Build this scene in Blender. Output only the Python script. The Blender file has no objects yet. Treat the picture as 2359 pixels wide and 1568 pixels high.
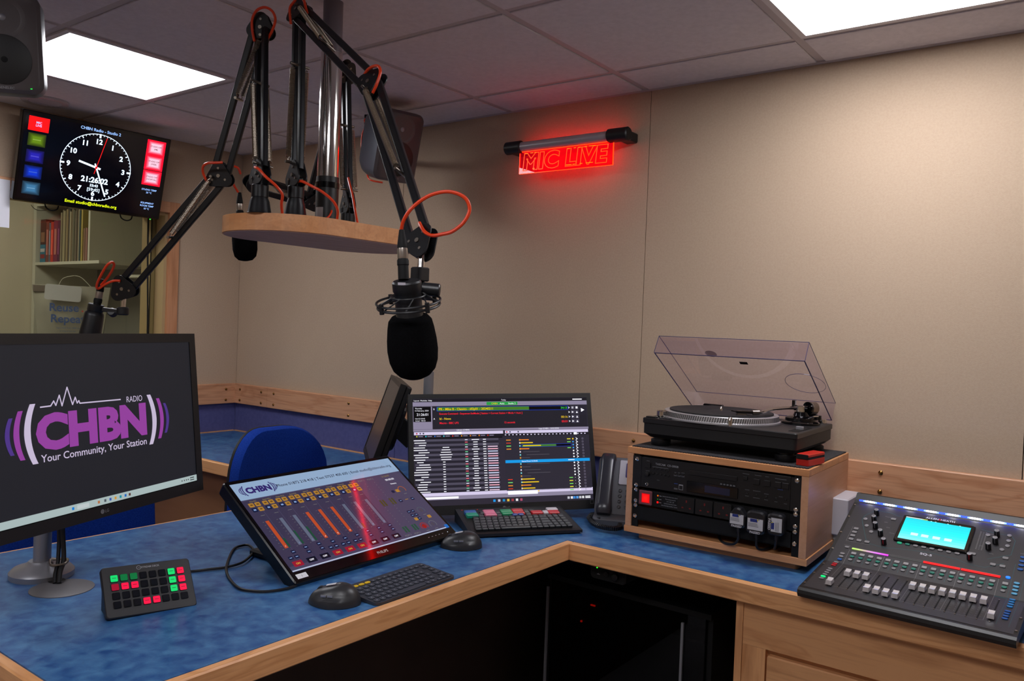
import bpy, math, random
from mathutils import Vector, Matrix, Euler
random.seed(7)
PI = math.pi
SC = bpy.context.scene
COL = SC.collection
V = Vector
def S(c):
    """0-255 sRGB to linear rgba"""
    return tuple(((x/255)/12.92 if x <= 10 else (((x/255)+.055)/1.055)**2.4) for x in c[:3]) + (1.0,)

# ------------------------------------------------------------------ camera, world, light, exposure
cam = bpy.data.cameras.new('camera'); camo = bpy.data.objects.new('camera', cam); COL.objects.link(camo)
_r = V((0.7992065, 0.59986533, 0.03782261)); _u = V((-0.04188124, -0.00719609, 0.99909668)); _f = V((-0.59959564, 0.80006862, -0.01937194))
camo.matrix_world = Matrix(((_r.x, _u.x, -_f.x, 0), (_r.y, _u.y, -_f.y, 0), (_r.z, _u.z, -_f.z, 1.36), (0, 0, 0, 1)))
cam.lens = 28.535; cam.sensor_width = 36; cam.clip_start = .02
SC.camera = camo
w = bpy.data.worlds.new('world'); SC.world = w; w.use_nodes = True
w.node_tree.nodes['Background'].inputs[0].default_value = (.05, .05, .06, 1)
w.node_tree.nodes['Background'].inputs[1].default_value = .1
vs = SC.view_settings
vs.view_transform = 'Standard'; vs.look = 'None'; vs.gamma = 1; vs.use_curve_mapping = False
vs.exposure = 0.08
PANEL = 14.0        # ceiling light panel emission
PANEL2 = 13.0       # panel in the next room

# ------------------------------------------------------------------ materials
MATS = {}
def mat(name, col=(128, 128, 128), rough=.5, metal=0., emit=0., ecol=None, spec=.5, coat=0.):
    if name in MATS: return MATS[name]
    m = bpy.data.materials.new(name); m.use_nodes = True
    b = m.node_tree.nodes['Principled BSDF']
    b.inputs['Base Color'].default_value = S(col); b.inputs['Roughness'].default_value = rough
    b.inputs['Metallic'].default_value = metal; b.inputs['Specular IOR Level'].default_value = spec
    if coat: b.inputs['Coat Weight'].default_value = coat; b.inputs['Coat Roughness'].default_value = .05
    if emit: b.inputs['Emission Color'].default_value = S(ecol or col); b.inputs['Emission Strength'].default_value = emit
    MATS[name] = m; return m
def noisemat(name, c1, c2, scale=(1, 1, 1), nscale=5, detail=4, rough=.6, bump=0., lo=.35, hi=.65, dist=0., bscale=None, metal=0., spec=.5):
    m = mat(name, c1, rough, metal, spec=spec); nt = m.node_tree; N = nt.nodes; L = nt.links; b = N['Principled BSDF']
    tc = N.new('ShaderNodeTexCoord'); mp = N.new('ShaderNodeMapping'); mp.inputs['Scale'].default_value = scale
    L.new(tc.outputs['Object'], mp.inputs[0])
    n = N.new('ShaderNodeTexNoise'); n.inputs['Scale'].default_value = nscale; n.inputs['Detail'].default_value = detail; n.inputs['Distortion'].default_value = dist
    L.new(mp.outputs[0], n.inputs['Vector'])
    r = N.new('ShaderNodeValToRGB'); r.color_ramp.elements[0].position = lo; r.color_ramp.elements[1].position = hi
    r.color_ramp.elements[0].color = S(c1); r.color_ramp.elements[1].color = S(c2)
    L.new(n.outputs['Fac'], r.inputs[0]); L.new(r.outputs[0], b.inputs['Base Color'])
    if bump:
        n2 = N.new('ShaderNodeTexNoise'); n2.inputs['Scale'].default_value = bscale or nscale*4; L.new(tc.outputs['Object'], n2.inputs['Vector'])
        bp = N.new('ShaderNodeBump'); bp.inputs['Strength'].default_value = bump; bp.inputs['Distance'].default_value = .002
        L.new(n2.outputs['Fac'], bp.inputs['Height']); L.new(bp.outputs[0], b.inputs['Normal'])
    return m
def woodmat(name, c1, c2, c3, axis=0, rough=.42, fine=1.0):
    """long grain along the given object axis: stretched cathedral figure plus fine pores"""
    m = mat(name, c1, rough); nt = m.node_tree; N = nt.nodes; L = nt.links; b = N['Principled BSDF']
    tc = N.new('ShaderNodeTexCoord')
    s = [9., 9., 9.]; s[axis] = 1.3
    mp = N.new('ShaderNodeMapping'); mp.inputs['Scale'].default_value = s; L.new(tc.outputs['Object'], mp.inputs[0])
    n = N.new('ShaderNodeTexNoise'); n.inputs['Scale'].default_value = 1.6; n.inputs['Detail'].default_value = 3; n.inputs['Distortion'].default_value = .6
    L.new(mp.outputs[0], n.inputs['Vector'])
    mm = N.new('ShaderNodeMath'); mm.operation = 'MULTIPLY'; mm.inputs[1].default_value = 9 * fine; L.new(n.outputs['Fac'], mm.inputs[0])
    fr = N.new('ShaderNodeMath'); fr.operation = 'PINGPONG'; fr.inputs[1].default_value = 1; L.new(mm.outputs[0], fr.inputs[0])
    r = N.new('ShaderNodeValToRGB'); cr = r.color_ramp; cr.elements[0].position = 0; cr.elements[0].color = S(c2); cr.elements[1].position = .35; cr.elements[1].color = S(c1)
    e = cr.elements.new(1); e.color = S(c1)
    L.new(fr.outputs[0], r.inputs[0])
    s2 = [160., 160., 160.]; s2[axis] = 6
    mp2 = N.new('ShaderNodeMapping'); mp2.inputs['Scale'].default_value = s2; L.new(tc.outputs['Object'], mp2.inputs[0])
    n2 = N.new('ShaderNodeTexNoise'); n2.inputs['Scale'].default_value = 1.; n2.inputs['Detail'].default_value = 2; L.new(mp2.outputs[0], n2.inputs['Vector'])
    r2 = N.new('ShaderNodeValToRGB'); r2.color_ramp.elements[0].position = .3; r2.color_ramp.elements[0].color = (.3, .3, .3, 1); r2.color_ramp.elements[1].position = .5; r2.color_ramp.elements[1].color = (0, 0, 0, 1)
    L.new(n2.outputs['Fac'], r2.inputs[0])
    mx = N.new('ShaderNodeMix'); mx.data_type = 'RGBA'; mx.inputs[7].default_value = S(c3)
    L.new(r2.outputs[0], mx.inputs[0]); L.new(r.outputs[0], mx.inputs[6])
    # large blotches and knots
    n3 = N.new('ShaderNodeTexNoise'); n3.inputs['Scale'].default_value = 2.2; n3.inputs['Detail'].default_value = 5; L.new(mp.outputs[0], n3.inputs['Vector'])
    r3 = N.new('ShaderNodeValToRGB'); r3.color_ramp.elements[0].position = .3; r3.color_ramp.elements[0].color = (.55, .55, .55, 1); r3.color_ramp.elements[1].position = .43; r3.color_ramp.elements[1].color = (0, 0, 0, 1)
    L.new(n3.outputs['Fac'], r3.inputs[0])
    mx2 = N.new('ShaderNodeMix'); mx2.data_type = 'RGBA'; mx2.inputs[7].default_value = S(c3)
    L.new(r3.outputs[0], mx2.inputs[0]); L.new(mx.outputs[2], mx2.inputs[6]); L.new(mx2.outputs[2], b.inputs['Base Color'])
    return m
def glassmat(name, tint, refl=.06, emit=None, est=0.):
    """clear pane: fresnel mix of a tinted transparent and a glossy surface"""
    m = bpy.data.materials.new(name); m.use_nodes = True; nt = m.node_tree; N = nt.nodes; L = nt.links; N.clear()
    o = N.new('ShaderNodeOutputMaterial'); t = N.new('ShaderNodeBsdfTransparent'); t.inputs[0].default_value = S(tint)
    g = N.new('ShaderNodeBsdfGlossy'); g.inputs['Roughness'].default_value = .01
    fz = N.new('ShaderNodeFresnel'); fz.inputs[0].default_value = 1.45
    ge = N.new('ShaderNodeNewGeometry'); iv = N.new('ShaderNodeMath'); iv.operation = 'SUBTRACT'; iv.inputs[0].default_value = 1; L.new(ge.outputs['Backfacing'], iv.inputs[1])
    ml_ = N.new('ShaderNodeMath'); ml_.operation = 'MULTIPLY'; L.new(fz.outputs[0], ml_.inputs[0]); L.new(iv.outputs[0], ml_.inputs[1])
    mx = N.new('ShaderNodeMixShader'); L.new(ml_.outputs[0], mx.inputs[0]); L.new(t.outputs[0], mx.inputs[1]); L.new(g.outputs[0], mx.inputs[2])
    out = mx.outputs[0]
    if emit:
        em = N.new('ShaderNodeEmission'); em.inputs[0].default_value = S(emit); em.inputs[1].default_value = est
        ad = N.new('ShaderNodeAddShader'); L.new(out, ad.inputs[0]); L.new(em.outputs[0], ad.inputs[1]); out = ad.outputs[0]
    L.new(out, o.inputs[0]); MATS[name] = m; return m

WOODX = woodmat('maple_x', (222, 164, 112), (206, 146, 94), (164, 106, 64), 0)
WOODY = woodmat('maple_y', (222, 164, 112), (206, 146, 94), (164, 106, 64), 1)
WOODZ = woodmat('maple_z', (222, 164, 112), (206, 146, 94), (164, 106, 64), 2)
RAIL = woodmat('rail_maple', (212, 158, 120), (196, 138, 100), (150, 98, 66), 0)
RAILY = woodmat('rail_maple_y', (212, 158, 120), (196, 138, 100), (150, 98, 66), 1)
RAILZ = woodmat('rail_maple_z', (198, 142, 104), (186, 128, 90), (150, 96, 62), 2, fine=.5)
DOORW = woodmat('cabinet_ply', (214, 158, 108), (198, 140, 92), (166, 112, 70), 0, fine=.8)
BIRCH = woodmat('rack_beech', (218, 156, 106), (208, 144, 94), (176, 120, 78), 0, fine=.4)
BIRCHZ = woodmat('rack_beech_side', (206, 156, 122), (200, 150, 114), (184, 130, 94), 1, fine=.4)
LINO = noisemat('blue_lino', (24, 72, 132), (74, 124, 170), nscale=34, detail=9, rough=.34, lo=.3, hi=.72, dist=.4, bump=.12, bscale=300)
FABRICWALL = noisemat('beige_wall_fabric', (187, 164, 141), (192, 170, 147), nscale=160, detail=6, rough=.9, bump=.25, bscale=500, spec=.2)
BLUEWALL = noisemat('blue_wall_fabric', (84, 86, 136), (90, 92, 144), nscale=60, rough=.92, bump=.2, bscale=500, spec=.2)
TILE = noisemat('ceiling_tile', (214, 208, 214), (222, 216, 222), nscale=60, detail=6, rough=.95, bump=.25, bscale=350, spec=.1)
TEE = mat('grid_tee', (186, 176, 180), .5)
CREAM = noisemat('cream_paint', (222, 212, 192), (226, 217, 197), nscale=3, rough=.7)
WHITE = mat('white_melamine', (206, 204, 190), .5)
PLASTIC = mat('black_plastic', (18, 18, 20), .42)
MATTE = mat('matte_black', (12, 12, 13), .7, spec=.3)
DGREY = mat('dark_grey_plastic', (38, 39, 44), .45)
GLOSS = mat('gloss_black', (6, 6, 8), .12)
ARM = mat('arm_black_aluminium', (20, 21, 24), .36, .3)
CHROME = mat('chrome', (220, 216, 210), .1, 1.)
STEEL = mat('brushed_steel', (150, 142, 132), .32, 1.)
SPRING = mat('spring_steel', (150, 138, 124), .35, 1.)
BRASS = mat('brass_screw', (150, 112, 62), .3, 1.)
SILVER = mat('silver_paint', (150, 150, 156), .38, .5)
ORANGE = mat('orange_cable', (226, 62, 14), .38)
CABLEB = mat('black_cable', (14, 15, 20), .45)
FOAM = noisemat('foam', (8, 8, 9), (14, 14, 16), nscale=300, rough=1., bump=.6, bscale=700, spec=.05)
CHAIRF = noisemat('blue_chair_fabric', (12, 46, 132), (20, 58, 150), nscale=250, rough=.95, bump=.3, bscale=600, spec=.15)
WHITEL = mat('label_white', (200, 200, 205), .6)
RUBBERMAT = noisemat('rubber_mat', (34, 33, 36), (60, 58, 62), nscale=260, detail=2, rough=.9, bump=1., bscale=400)
RED = mat('red_plastic', (190, 28, 14), .42)
ACRYL = glassmat('acrylic_lid', (250, 247, 253))
GLASS = glassmat('window_glass', (238, 240, 234))
def E(col, st=1.0, base=(6, 6, 8), rough=.2):
    n = 'glow_%d_%d_%d_%d_%d' % (*col, int(st*100), int(rough*100))
    return MATS.get(n) or mat(n, base, rough, emit=st, ecol=col)

# ------------------------------------------------------------------ mesh builder
def rrect(w, h, r, n=4):
    r = min(r, w/2-1e-5, h/2-1e-5)
    if r <= 1e-6: return [(-w/2, -h/2), (w/2, -h/2), (w/2, h/2), (-w/2, h/2)]
    o = []
    for cx, cy, a0 in ((w/2-r, -h/2+r, -PI/2), (w/2-r, h/2-r, 0), (-w/2+r, h/2-r, PI/2), (-w/2+r, -h/2+r, PI)):
        for i in range(n+1):
            a = a0+PI/2*i/n; o.append((cx+r*math.cos(a), cy+r*math.sin(a)))
    return o
def frame(d, up=V((0, 0, 1))):
    d = d.normalized()
    if abs(d.dot(up)) > .98: up = V((0, 1, 0)) if abs(d.y) < .9 else V((1, 0, 0))
    x = up.cross(d).normalized(); y = d.cross(x); return x, y, d
def spline(pts, n=8, closed=False):
    P = [V(p) for p in pts]; o = []; m = len(P)
    rng = m if closed else m-1
    for i in range(rng):
        if closed: p0, p1, p2, p3 = P[(i-1) % m], P[i], P[(i+1) % m], P[(i+2) % m]
        else: p0, p1, p2, p3 = P[max(i-1, 0)], P[i], P[i+1], P[min(i+2, m-1)]
        for k in range(n):
            t = k/n; o.append(.5*((2*p1)+(-p0+p2)*t+(2*p0-5*p1+4*p2-p3)*t*t+(-p0+3*p1-3*p2+p3)*t**3))
    if not closed: o.append(P[-1])
    return o
FONTCACHE = {}
class G:
    def __init__(s): s.v = []; s.f = []; s.m = []; s.mats = []; s.M = Matrix.Identity(4); s.sm = []
    def mi(s, m):
        if m not in s.mats: s.mats.append(m)
        return s.mats.index(m)
    def add(s, vs, fs, m, smooth=False):
        b = len(s.v); M = s.M
        s.v += [M @ V(p) for p in vs]; k = s.mi(m)
        for f in fs: s.f.append([b+i for i in f]); s.m.append(k); s.sm.append(smooth)
        return s
    def prism(s, o, z0, z1, m, ch=0., axis='z', top=None, c=(0, 0)):
        """outline in xy extruded along z (or 'y': outline is xz, extruded -y..+y), with chamfered rims"""
        n = len(o); cx = sum(p[0] for p in o)/n; cy = sum(p[1] for p in o)/n
        w = max(p[0] for p in o)-min(p[0] for p in o); h = max(p[1] for p in o)-min(p[1] for p in o)
        def ring(k, z): return [(cx+(p[0]-cx)*(1-2*k/w), cy+(p[1]-cy)*(1-2*k/h), z) for p in o]
        R = [ring(ch, z0), ring(0, z0+ch), ring(0, z1-ch), ring(ch, z1)] if ch else [ring(0, z0), ring(0, z1)]
        vs = [p for r in R for p in r]; fs = []
        for j in range(len(R)-1):
            for i in range(n): fs.append((j*n+i, j*n+(i+1) % n, (j+1)*n+(i+1) % n, (j+1)*n+i))
        caps = [list(range(n))[::-1], [(len(R)-1)*n+i for i in range(n)]]
        vs = [(p[0]+c[0], p[1]+c[1], p[2]) for p in vs]
        if axis == 'y': vs = [(p[0], -p[2], p[1]) for p in vs]
        if axis == 'x': vs = [(p[2], p[0], p[1]) for p in vs]
        s.add(vs, fs+[caps[0]], m); k = len(s.f)
        b = len(s.v)-len(vs); s.f.append([b+i for i in caps[1]]); s.m.append(s.mi(top or m)); s.sm.append(False)
        return s
    def box(s, c, d, m, r=0., ch=0., axis='z', top=None):
        cx, cy, cz = c
        if axis == 'z': o = rrect(d[0], d[1], r); T = Matrix.Translation(c); e = d[2]
        elif axis == 'y': o = rrect(d[0], d[2], r); T = Matrix.Translation(c); e = d[1]
        else: o = rrect(d[1], d[2], r); T = Matrix.Translation(c); e = d[0]
        M = s.M; s.M = M @ T; s.prism(o, -e/2, e/2, m, ch, axis, top); s.M = M; return s
    def quad(s, pts, m): return s.add(pts, [tuple(range(len(pts)))], m)
    def cyl(s, a, b, r, m, r2=None, n=16, cap=True, ch=0.):
        a = V(a); b = V(b); x, y, d = frame(b-a); r2 = r if r2 is None else r2
        L = (b-a).length
        prof = [(r, 0), (r2, L)] if not ch else [(r-ch, 0), (r, ch), (r2, L-ch), (r2-ch, L)]
        vs = []; fs = []
        for rr, z in prof: vs += [a+d*z+(x*math.cos(2*PI*i/n)+y*math.sin(2*PI*i/n))*rr for i in range(n)]
        for j in range(len(prof)-1):
            for i in range(n): fs.append((j*n+i, j*n+(i+1) % n, (j+1)*n+(i+1) % n, (j+1)*n+i))
        if cap: fs.append(list(range(n))[::-1]); fs.append([(len(prof)-1)*n+i for i in range(n)])
        return s.add(vs, fs, m, True)
    def lathe(s, prof, m, n=24, a=(0, 0, 0), d=(0, 0, 1), sx=1., sy=1.):
        x, y, d = frame(V(d)); a = V(a); vs = []; fs = []; k = len(prof)
        for r, z in prof: vs += [a+d*z+(x*math.cos(2*PI*i/n)*sx+y*math.sin(2*PI*i/n)*sy)*max(r, 1e-5) for i in range(n)]
        for j in range(k-1):
            for i in range(n): fs.append((j*n+i, j*n+(i+1) % n, (j+1)*n+(i+1) % n, (j+1)*n+i))
        fs.append(list(range(n))[::-1]); fs.append([(k-1)*n+i for i in range(n)])
        return s.add(vs, fs, m, True)
    def tube(s, pts, r, m, n=8, closed=False, sq=None):
        P = [V(p) for p in pts]; k = len(P); vs = []; fs = []
        up = None
        for i in range(k):
            if closed: d = P[(i+1) % k]-P[(i-1) % k]
            else: d = P[min(i+1, k-1)]-P[max(i-1, 0)]
            d.normalize()
            if up is None: x, y, _ = frame(d); up = y
            x = up.cross(d)
            if x.length < 1e-4: x = frame(d)[0]
            x.normalize(); y = d.cross(x); up = y
            for j in range(n): a = 2*PI*j/n; vs.append(P[i]+(x*math.cos(a)+y*math.sin(a))*r)
        for i in range(k if closed else k-1):
            for j in range(n): fs.append((i*n+j, i*n+(j+1) % n, ((i+1) % k)*n+(j+1) % n, ((i+1) % k)*n+j))
        if not closed: fs.append(list(range(n))[::-1]); fs.append([(k-1)*n+j for j in range(n)])
        return s.add(vs, fs, m, True)
    def bar(s, a, b, w, h, n_, m, r=.002):
        """rounded rectangular bar from a to b; w across n_, h along the remaining direction"""
        a = V(a); b = V(b); d = (b-a); L = d.length; d.normalize(); x = V(n_)-d*V(n_).dot(d); x.normalize(); y = d.cross(x)
        M = s.M; R = Matrix((x, y, d)).transposed().to_4x4(); s.M = M @ Matrix.Translation(a) @ R
        s.prism(rrect(w, h, r, 2), 0, L, m); s.M = M; return s
    def spring(s, a, b, R, r, m, pitch=None, hooks=True):
        a = V(a); b = V(b); x, y, d = frame(b-a); L = (b-a).length; e = .012
        pitch = pitch or 2.4*r; T = max(2, int((L-2*e)/pitch)); P = [a, a+d*e*.6]
        for i in range(T*7+1):
            t = i/(T*7); an = 2*PI*i/7; P.append(a+d*(e+(L-2*e)*t)+(x*math.cos(an)+y*math.sin(an))*R)
        P += [b-d*e*.6, b]
        return s.tube(P, r, m, 5)
    def text(s, t, x, y, h, m, align='CENTER', layer=0., bold=0., sx=1., rot=0., shear=0., plane='xz', z=0.):
        """flat lettering: text height h; on the xz plane facing -y (screens) or the xy plane facing +z"""
        key = (t, bold, shear)
        if key not in FONTCACHE:
            c = bpy.data.curves.new('t', 'FONT'); c.body = t; c.size = 1; c.offset = bold; c.shear = shear; c.resolution_u = 3
            o = bpy.data.objects.new('t', c); me = bpy.data.meshes.new_from_object(o)
            vs = [v.co.copy() for v in me.vertices]; fs = [list(p.vertices) for p in me.polygons]
            bpy.data.objects.remove(o); bpy.data.meshes.remove(me); bpy.data.curves.remove(c)
            FONTCACHE[key] = (vs, fs)
        vs, fs = FONTCACHE[key]
        if not vs: return s
        x0 = min(v.x for v in vs); x1 = max(v.x for v in vs); k = h/.73
        ox = {'CENTER': (x0+x1)/2, 'LEFT': x0, 'RIGHT': x1}[align]
        o = []; ca, sa = math.cos(rot), math.sin(rot)
        for v in vs:
            u, w_ = (v.x-ox)*k*sx, (v.y-.36)*k; u, w_ = u*ca-w_*sa, u*sa+w_*ca
            o.append((x+u, -layer, y+w_) if plane == 'xz' else (x+u, y+w_, z+layer))
        return s.add(o, fs, m)
    # flat screen drawing (xz plane, facing -y)
    def rect(s, x, y, w, h, m, layer=0.): return s.quad([(x-w/2, -layer, y-h/2), (x+w/2, -layer, y-h/2), (x+w/2, -layer, y+h/2), (x-w/2, -layer, y+h/2)], m)
    def line(s, pts, w, m, layer=0.):
        for (x0, y0), (x1, y1) in zip(pts, pts[1:]):
            dx, dy = x1-x0, y1-y0; L = math.hypot(dx, dy) or 1e-6; nx, ny = -dy/L*w/2, dx/L*w/2; ex, ey = dx/L*w*.3, dy/L*w*.3
            s.quad([(x0-nx-ex, -layer, y0-ny-ey), (x1-nx+ex, -layer, y1-ny+ey), (x1+nx+ex, -layer, y1+ny+ey), (x0+nx-ex, -layer, y0+ny-ey)], m)
        return s
    def arc(s, cx, cy, r, a0, a1, w, m, layer=0., n=24, ry=None):
        P = []; ry = ry or r
        for i in range(n+1):
            a = a0+(a1-a0)*i/n; P.append((a, i))
        vs = []
        for a, i in P:
            vs += [(cx+(r-w/2)*math.cos(a), -layer, cy+(ry-w/2)*math.sin(a)), (cx+(r+w/2)*math.cos(a), -layer, cy+(ry+w/2)*math.sin(a))]
        return s.add(vs, [(2*i, 2*i+1, 2*i+3, 2*i+2) for i in range(n)], m)
    def mesh(s, name='m'):
        me = bpy.data.meshes.new(name); me.from_pydata([tuple(v) for v in s.v], [], s.f)
        for m in s.mats: me.materials.append(m)
        me.polygons.foreach_set('material_index', s.m); me.polygons.foreach_set('use_smooth', [True]*len(s.f) if any(s.sm) else [False]*len(s.f))
        me.update()
        if any(s.sm): me.set_sharp_from_angle(angle=math.radians(38))
        return me
def place(o, parent=None, M=None):
    COL.objects.link(o)
    if parent is not None: o.parent = parent
    if M is not None: o.matrix_basis = M
    return o
WM = {}
def pose(x, y, z, yaw=0., tilt=0., roll=0.):
    return Matrix.Translation((x, y, z)) @ Matrix.Rotation(yaw, 4, 'Z') @ Matrix.Rotation(tilt, 4, 'X') @ Matrix.Rotation(roll, 4, 'Y')
def thing(name, label, cat, M, group=None):
    o = bpy.data.objects.new(name, None); o.empty_display_size = .02; place(o, None, M)
    o['label'] = label; o['category'] = cat
    if group: o['group'] = group
    WM[o.name] = M; return o
def solo(g, name, label, cat, group=None, M=None):
    """a thing that is one mesh (given in world space), origin moved to its base"""
    if M is None:
        n = len(g.v); c = V((sum(v.x for v in g.v)/n, sum(v.y for v in g.v)/n, min(v.z for v in g.v))); g.v = [v-c for v in g.v]; M = Matrix.Translation(c)
    o = bpy.data.objects.new(name, g.mesh(name)); place(o, None, M); o['label'] = label; o['category'] = cat
    if group: o['group'] = group
    WM[o.name] = M; return o
def part(g, name, parent, label=None, world=False, kind=None, M=None):
    """world=True: g holds world coordinates; else the coordinates of the parent thing"""
    if world:
        Wi = WM[parent.name].inverted(); g.v = [Wi @ v for v in g.v]
    o = bpy.data.objects.new(name, g.mesh(name) if isinstance(g, G) else g); place(o, parent, M)
    WM[o.name] = WM[parent.name] @ (M or Matrix.Identity(4))
    if label: o['label'] = label
    if kind: o['kind'] = kind
    return o
def struct(g, name, M=None):
    o = bpy.data.objects.new(name, g.mesh(name)); place(o, None, M or Matrix.Identity(4)); o['kind'] = 'structure'; WM[o.name] = M or Matrix.Identity(4); return o
T3 = Matrix.Translation
def bx(x0, x1, y0, y1, z0, z1, m, g=None, r=0., ch=0., axis='z'):
    g = g or G(); return g.box(((x0+x1)/2, (y0+y1)/2, (z0+z1)/2), (x1-x0, y1-y0, z1-z0), m, r, ch, axis)

# ------------------------------------------------------------------ the room
XL, YB, ZC, DZ = -3.75, 2.574, 2.2, .745           # left wall, back wall, ceiling, desk top
XR, YF = 1.25, -1.6
struct(bx(-3.95, XR+.1, YF-.1, YB+.1, -.1, 0, noisemat('grey_carpet', (120, 118, 122), (134, 132, 136), nscale=200, rough=1.)), 'floor')
# back wall: backing + 1.2 m fabric panels with a hairline joint, blue panels below the rail
wb = struct(bx(XL-.2, XR, YB+.012, YB+.12, 0, ZC+.05, MATTE), 'wall_back')
seams = [XL, -2.558, -1.357, -.197, 1.003, XR]
for a, b in zip(seams, seams[1:]):
    part(bx(a+.0012, b-.0012, YB, YB+.012, .96, ZC+.03, FABRICWALL), 'wall_panel', wb)
    part(bx(a+.0012, b-.0012, YB, YB+.012, 0, .96, BLUEWALL), 'lower_panel', wb)
# left wall with the window opening (y -.3..2.162, z 1.05..1.84)
WY0, WY1, WZ0, WZ1 = -.35, 2.162, 1.05, 1.842
g = G()
bx(-3.95, XL-.012, WY1, YB+.1, 0, ZC+.05, CREAM, g); bx(-3.95, XL-.012, YF, WY0, 0, ZC+.05, CREAM, g)
bx(-3.95, XL-.012, WY0, WY1, 0, WZ0, CREAM, g); bx(-3.95, XL-.012, WY0, WY1, WZ1, ZC+.05, CREAM, g)
wl = struct(g, 'wall_left')
part(bx(XL-.012, XL, WY1, YB, .96, ZC+.03, FABRICWALL), 'wall_panel', wl)
part(bx(XL-.012, XL, WY0, WY1, WZ1, ZC+.03, FABRICWALL), 'wall_panel', wl)
part(bx(XL-.012, XL, WY0, WY1, .96, WZ0, FABRICWALL), 'wall_panel', wl)
part(bx(XL-.012, XL, YF, WY0, .96, ZC+.03, FABRICWALL), 'wall_panel', wl)
part(bx(XL-.012, XL, YF, YB, 0, .96, BLUEWALL), 'lower_panel', wl)
g = G(); bx(XR, XR+.1, YF, YB+.1, 0, ZC+.05, FABRICWALL, g); struct(g, 'wall_right')
g = G(); bx(-3.95, XR+.1, YF-.1, YF, 0, ZC+.05, FABRICWALL, g); struct(g, 'wall_front')
# window: wooden architrave, jamb lining, stops, glass
w1 = thing('window_1', '', '', Matrix.Identity(4)); del w1['label']; del w1['category']; w1['kind'] = 'structure'
part(bx(XL, XL+.018, WY1, WY1+.053, WZ0-.05, WZ1+.053, RAILZ, ch=.002), 'architrave', w1)
part(bx(XL, XL+.018, WY0, WY1-.0005, WZ1, WZ1+.053, RAILY, ch=.002), 'architrave', w1)
part(bx(XL-.0, XL+.03, WY0, WY1-.0005, WZ0-.03, WZ0, RAILY, ch=.002), 'sill', w1)
JAMB = mat('jamb_paint', (176, 150, 108), .6)
part(bx(-3.96, XL-.001, WY1-.014, WY1, WZ0, WZ1, JAMB), 'jamb', w1)
part(bx(-3.96, XL-.001, WY0, WY1-.015, WZ1-.014, WZ1, JAMB), 'head_lining', w1)
part(bx(-3.96, XL-.001, WY0, WY1-.015, WZ0, WZ0+.012, JAMB), 'sill_board', w1)
part(bx(-3.86, -3.835, WY1-.034, WY1-.0145, WZ0+.012, WZ1-.014, JAMB), 'glazing_bead', w1)
part(bx(-3.834, -3.830, WY1-.038, WY1-.0341, WZ0+.012, WZ1-.014, MATTE), 'gasket', w1)
part(bx(-3.829, -3.823, WY0+.005, WY1-.015, WZ0+.012, WZ1-.015, GLASS), 'glass_pane', w1)
# suspended ceiling: 600 mm grid; tiles hang 8 mm below the tees
GX0, GY0, P = -1.371, 1.734, .6
LIGHTS = {(-3, -1), (1, 0), (1, -3), (-1, -4)}  # the two panels above and behind the camera are unseen, added for fill
g = G(); bx(-3.95, XR+.1, YF-.1, YB+.1, ZC+.03, ZC+.08, mat('ceiling_void', (120, 115, 118), .9), g)
ce = struct(g, 'ceiling')
g = G()
for i in range(-4, 6):
    x = GX0+P*i
    if XL-.03 < x < XR: bx(max(x-.012, XL+.0005), min(x+.012, XR), YF, YB-.0005, ZC+.0045, ZC+.03, TEE, g)
for j in range(-6, 3):
    y = GY0+P*j
    if YF < y < YB:
        for i in range(-4, 5):
            a, b = max(GX0+P*i+.0125, XL+.0005), min(GX0+P*(i+1)-.0125, XR)
            if b > a: bx(a, b, y-.012, y+.012, ZC+.0045, ZC+.03, TEE, g)
part(g, 'grid_tees', ce)
bx(XL, XR, YB-.02, YB-.0005, ZC+.0, ZC+.006, TEE, g := G()); part(g, 'wall_angle', ce)
DIFF = mat('panel_diffuser', (255, 255, 255), .4, emit=PANEL, ecol=(250, 250, 255))
k = 0
lightlab = {(-3, -1): 'square white ceiling light panel above the wall-mounted clock screen', (1, 0): 'square white ceiling light panel at the upper right, above the mixing desk',
            (-3, -4): 'square white ceiling light panel behind the camera at the window side', (1, -4): 'square white ceiling light panel behind the camera at the right',
            (1, -3): 'unseen square white light panel added for fill straight above the camera', (-1, -4): 'unseen square white light panel added for fill behind the camera in the middle'}
for i in range(-4, 5):
    for j in range(-6, 2):
        x0, x1 = max(GX0+P*i, XL-.012), min(GX0+P*(i+1), XR+.012); y0, y1 = max(GY0+P*j, YF-.012), min(GY0+P*(j+1), YB+.012)
        if x1-x0 < .05 or y1-y0 < .05: continue
        cx, cy, sx, sy = (x0+x1)/2, (y0+y1)/2, x1-x0-.026, y1-y0-.026
        if (i, j) in LIGHTS:
            t = thing('ceiling_light', lightlab[(i, j)], 'light panel', T3((cx, cy, ZC)), 'square ceiling light panels')
            q = G(); rim = mat('panel_rim', (214, 210, 214), .45)
            for a in (-1, 1): q.box((a*(sx/2-.009), 0, .004), (.018, sy, .012), rim); q.box((0, a*(sy/2-.009), .004), (sx-.036, .018, .012), rim)
            part(q, 'rim', t); part(G().box((0, 0, .005), (sx-.037, sy-.037, .006), DIFF), 'diffuser', t)
            part(G().box((0, 0, .0175), (sx-.01, sy-.01, .016), TEE), 'housing', t)
        else:
            part(G().box((0, 0, 0), (sx, sy, .016), TILE, ch=.0015), 'ceiling_tile', ce, M=T3((cx, cy, ZC+.009)))
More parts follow.
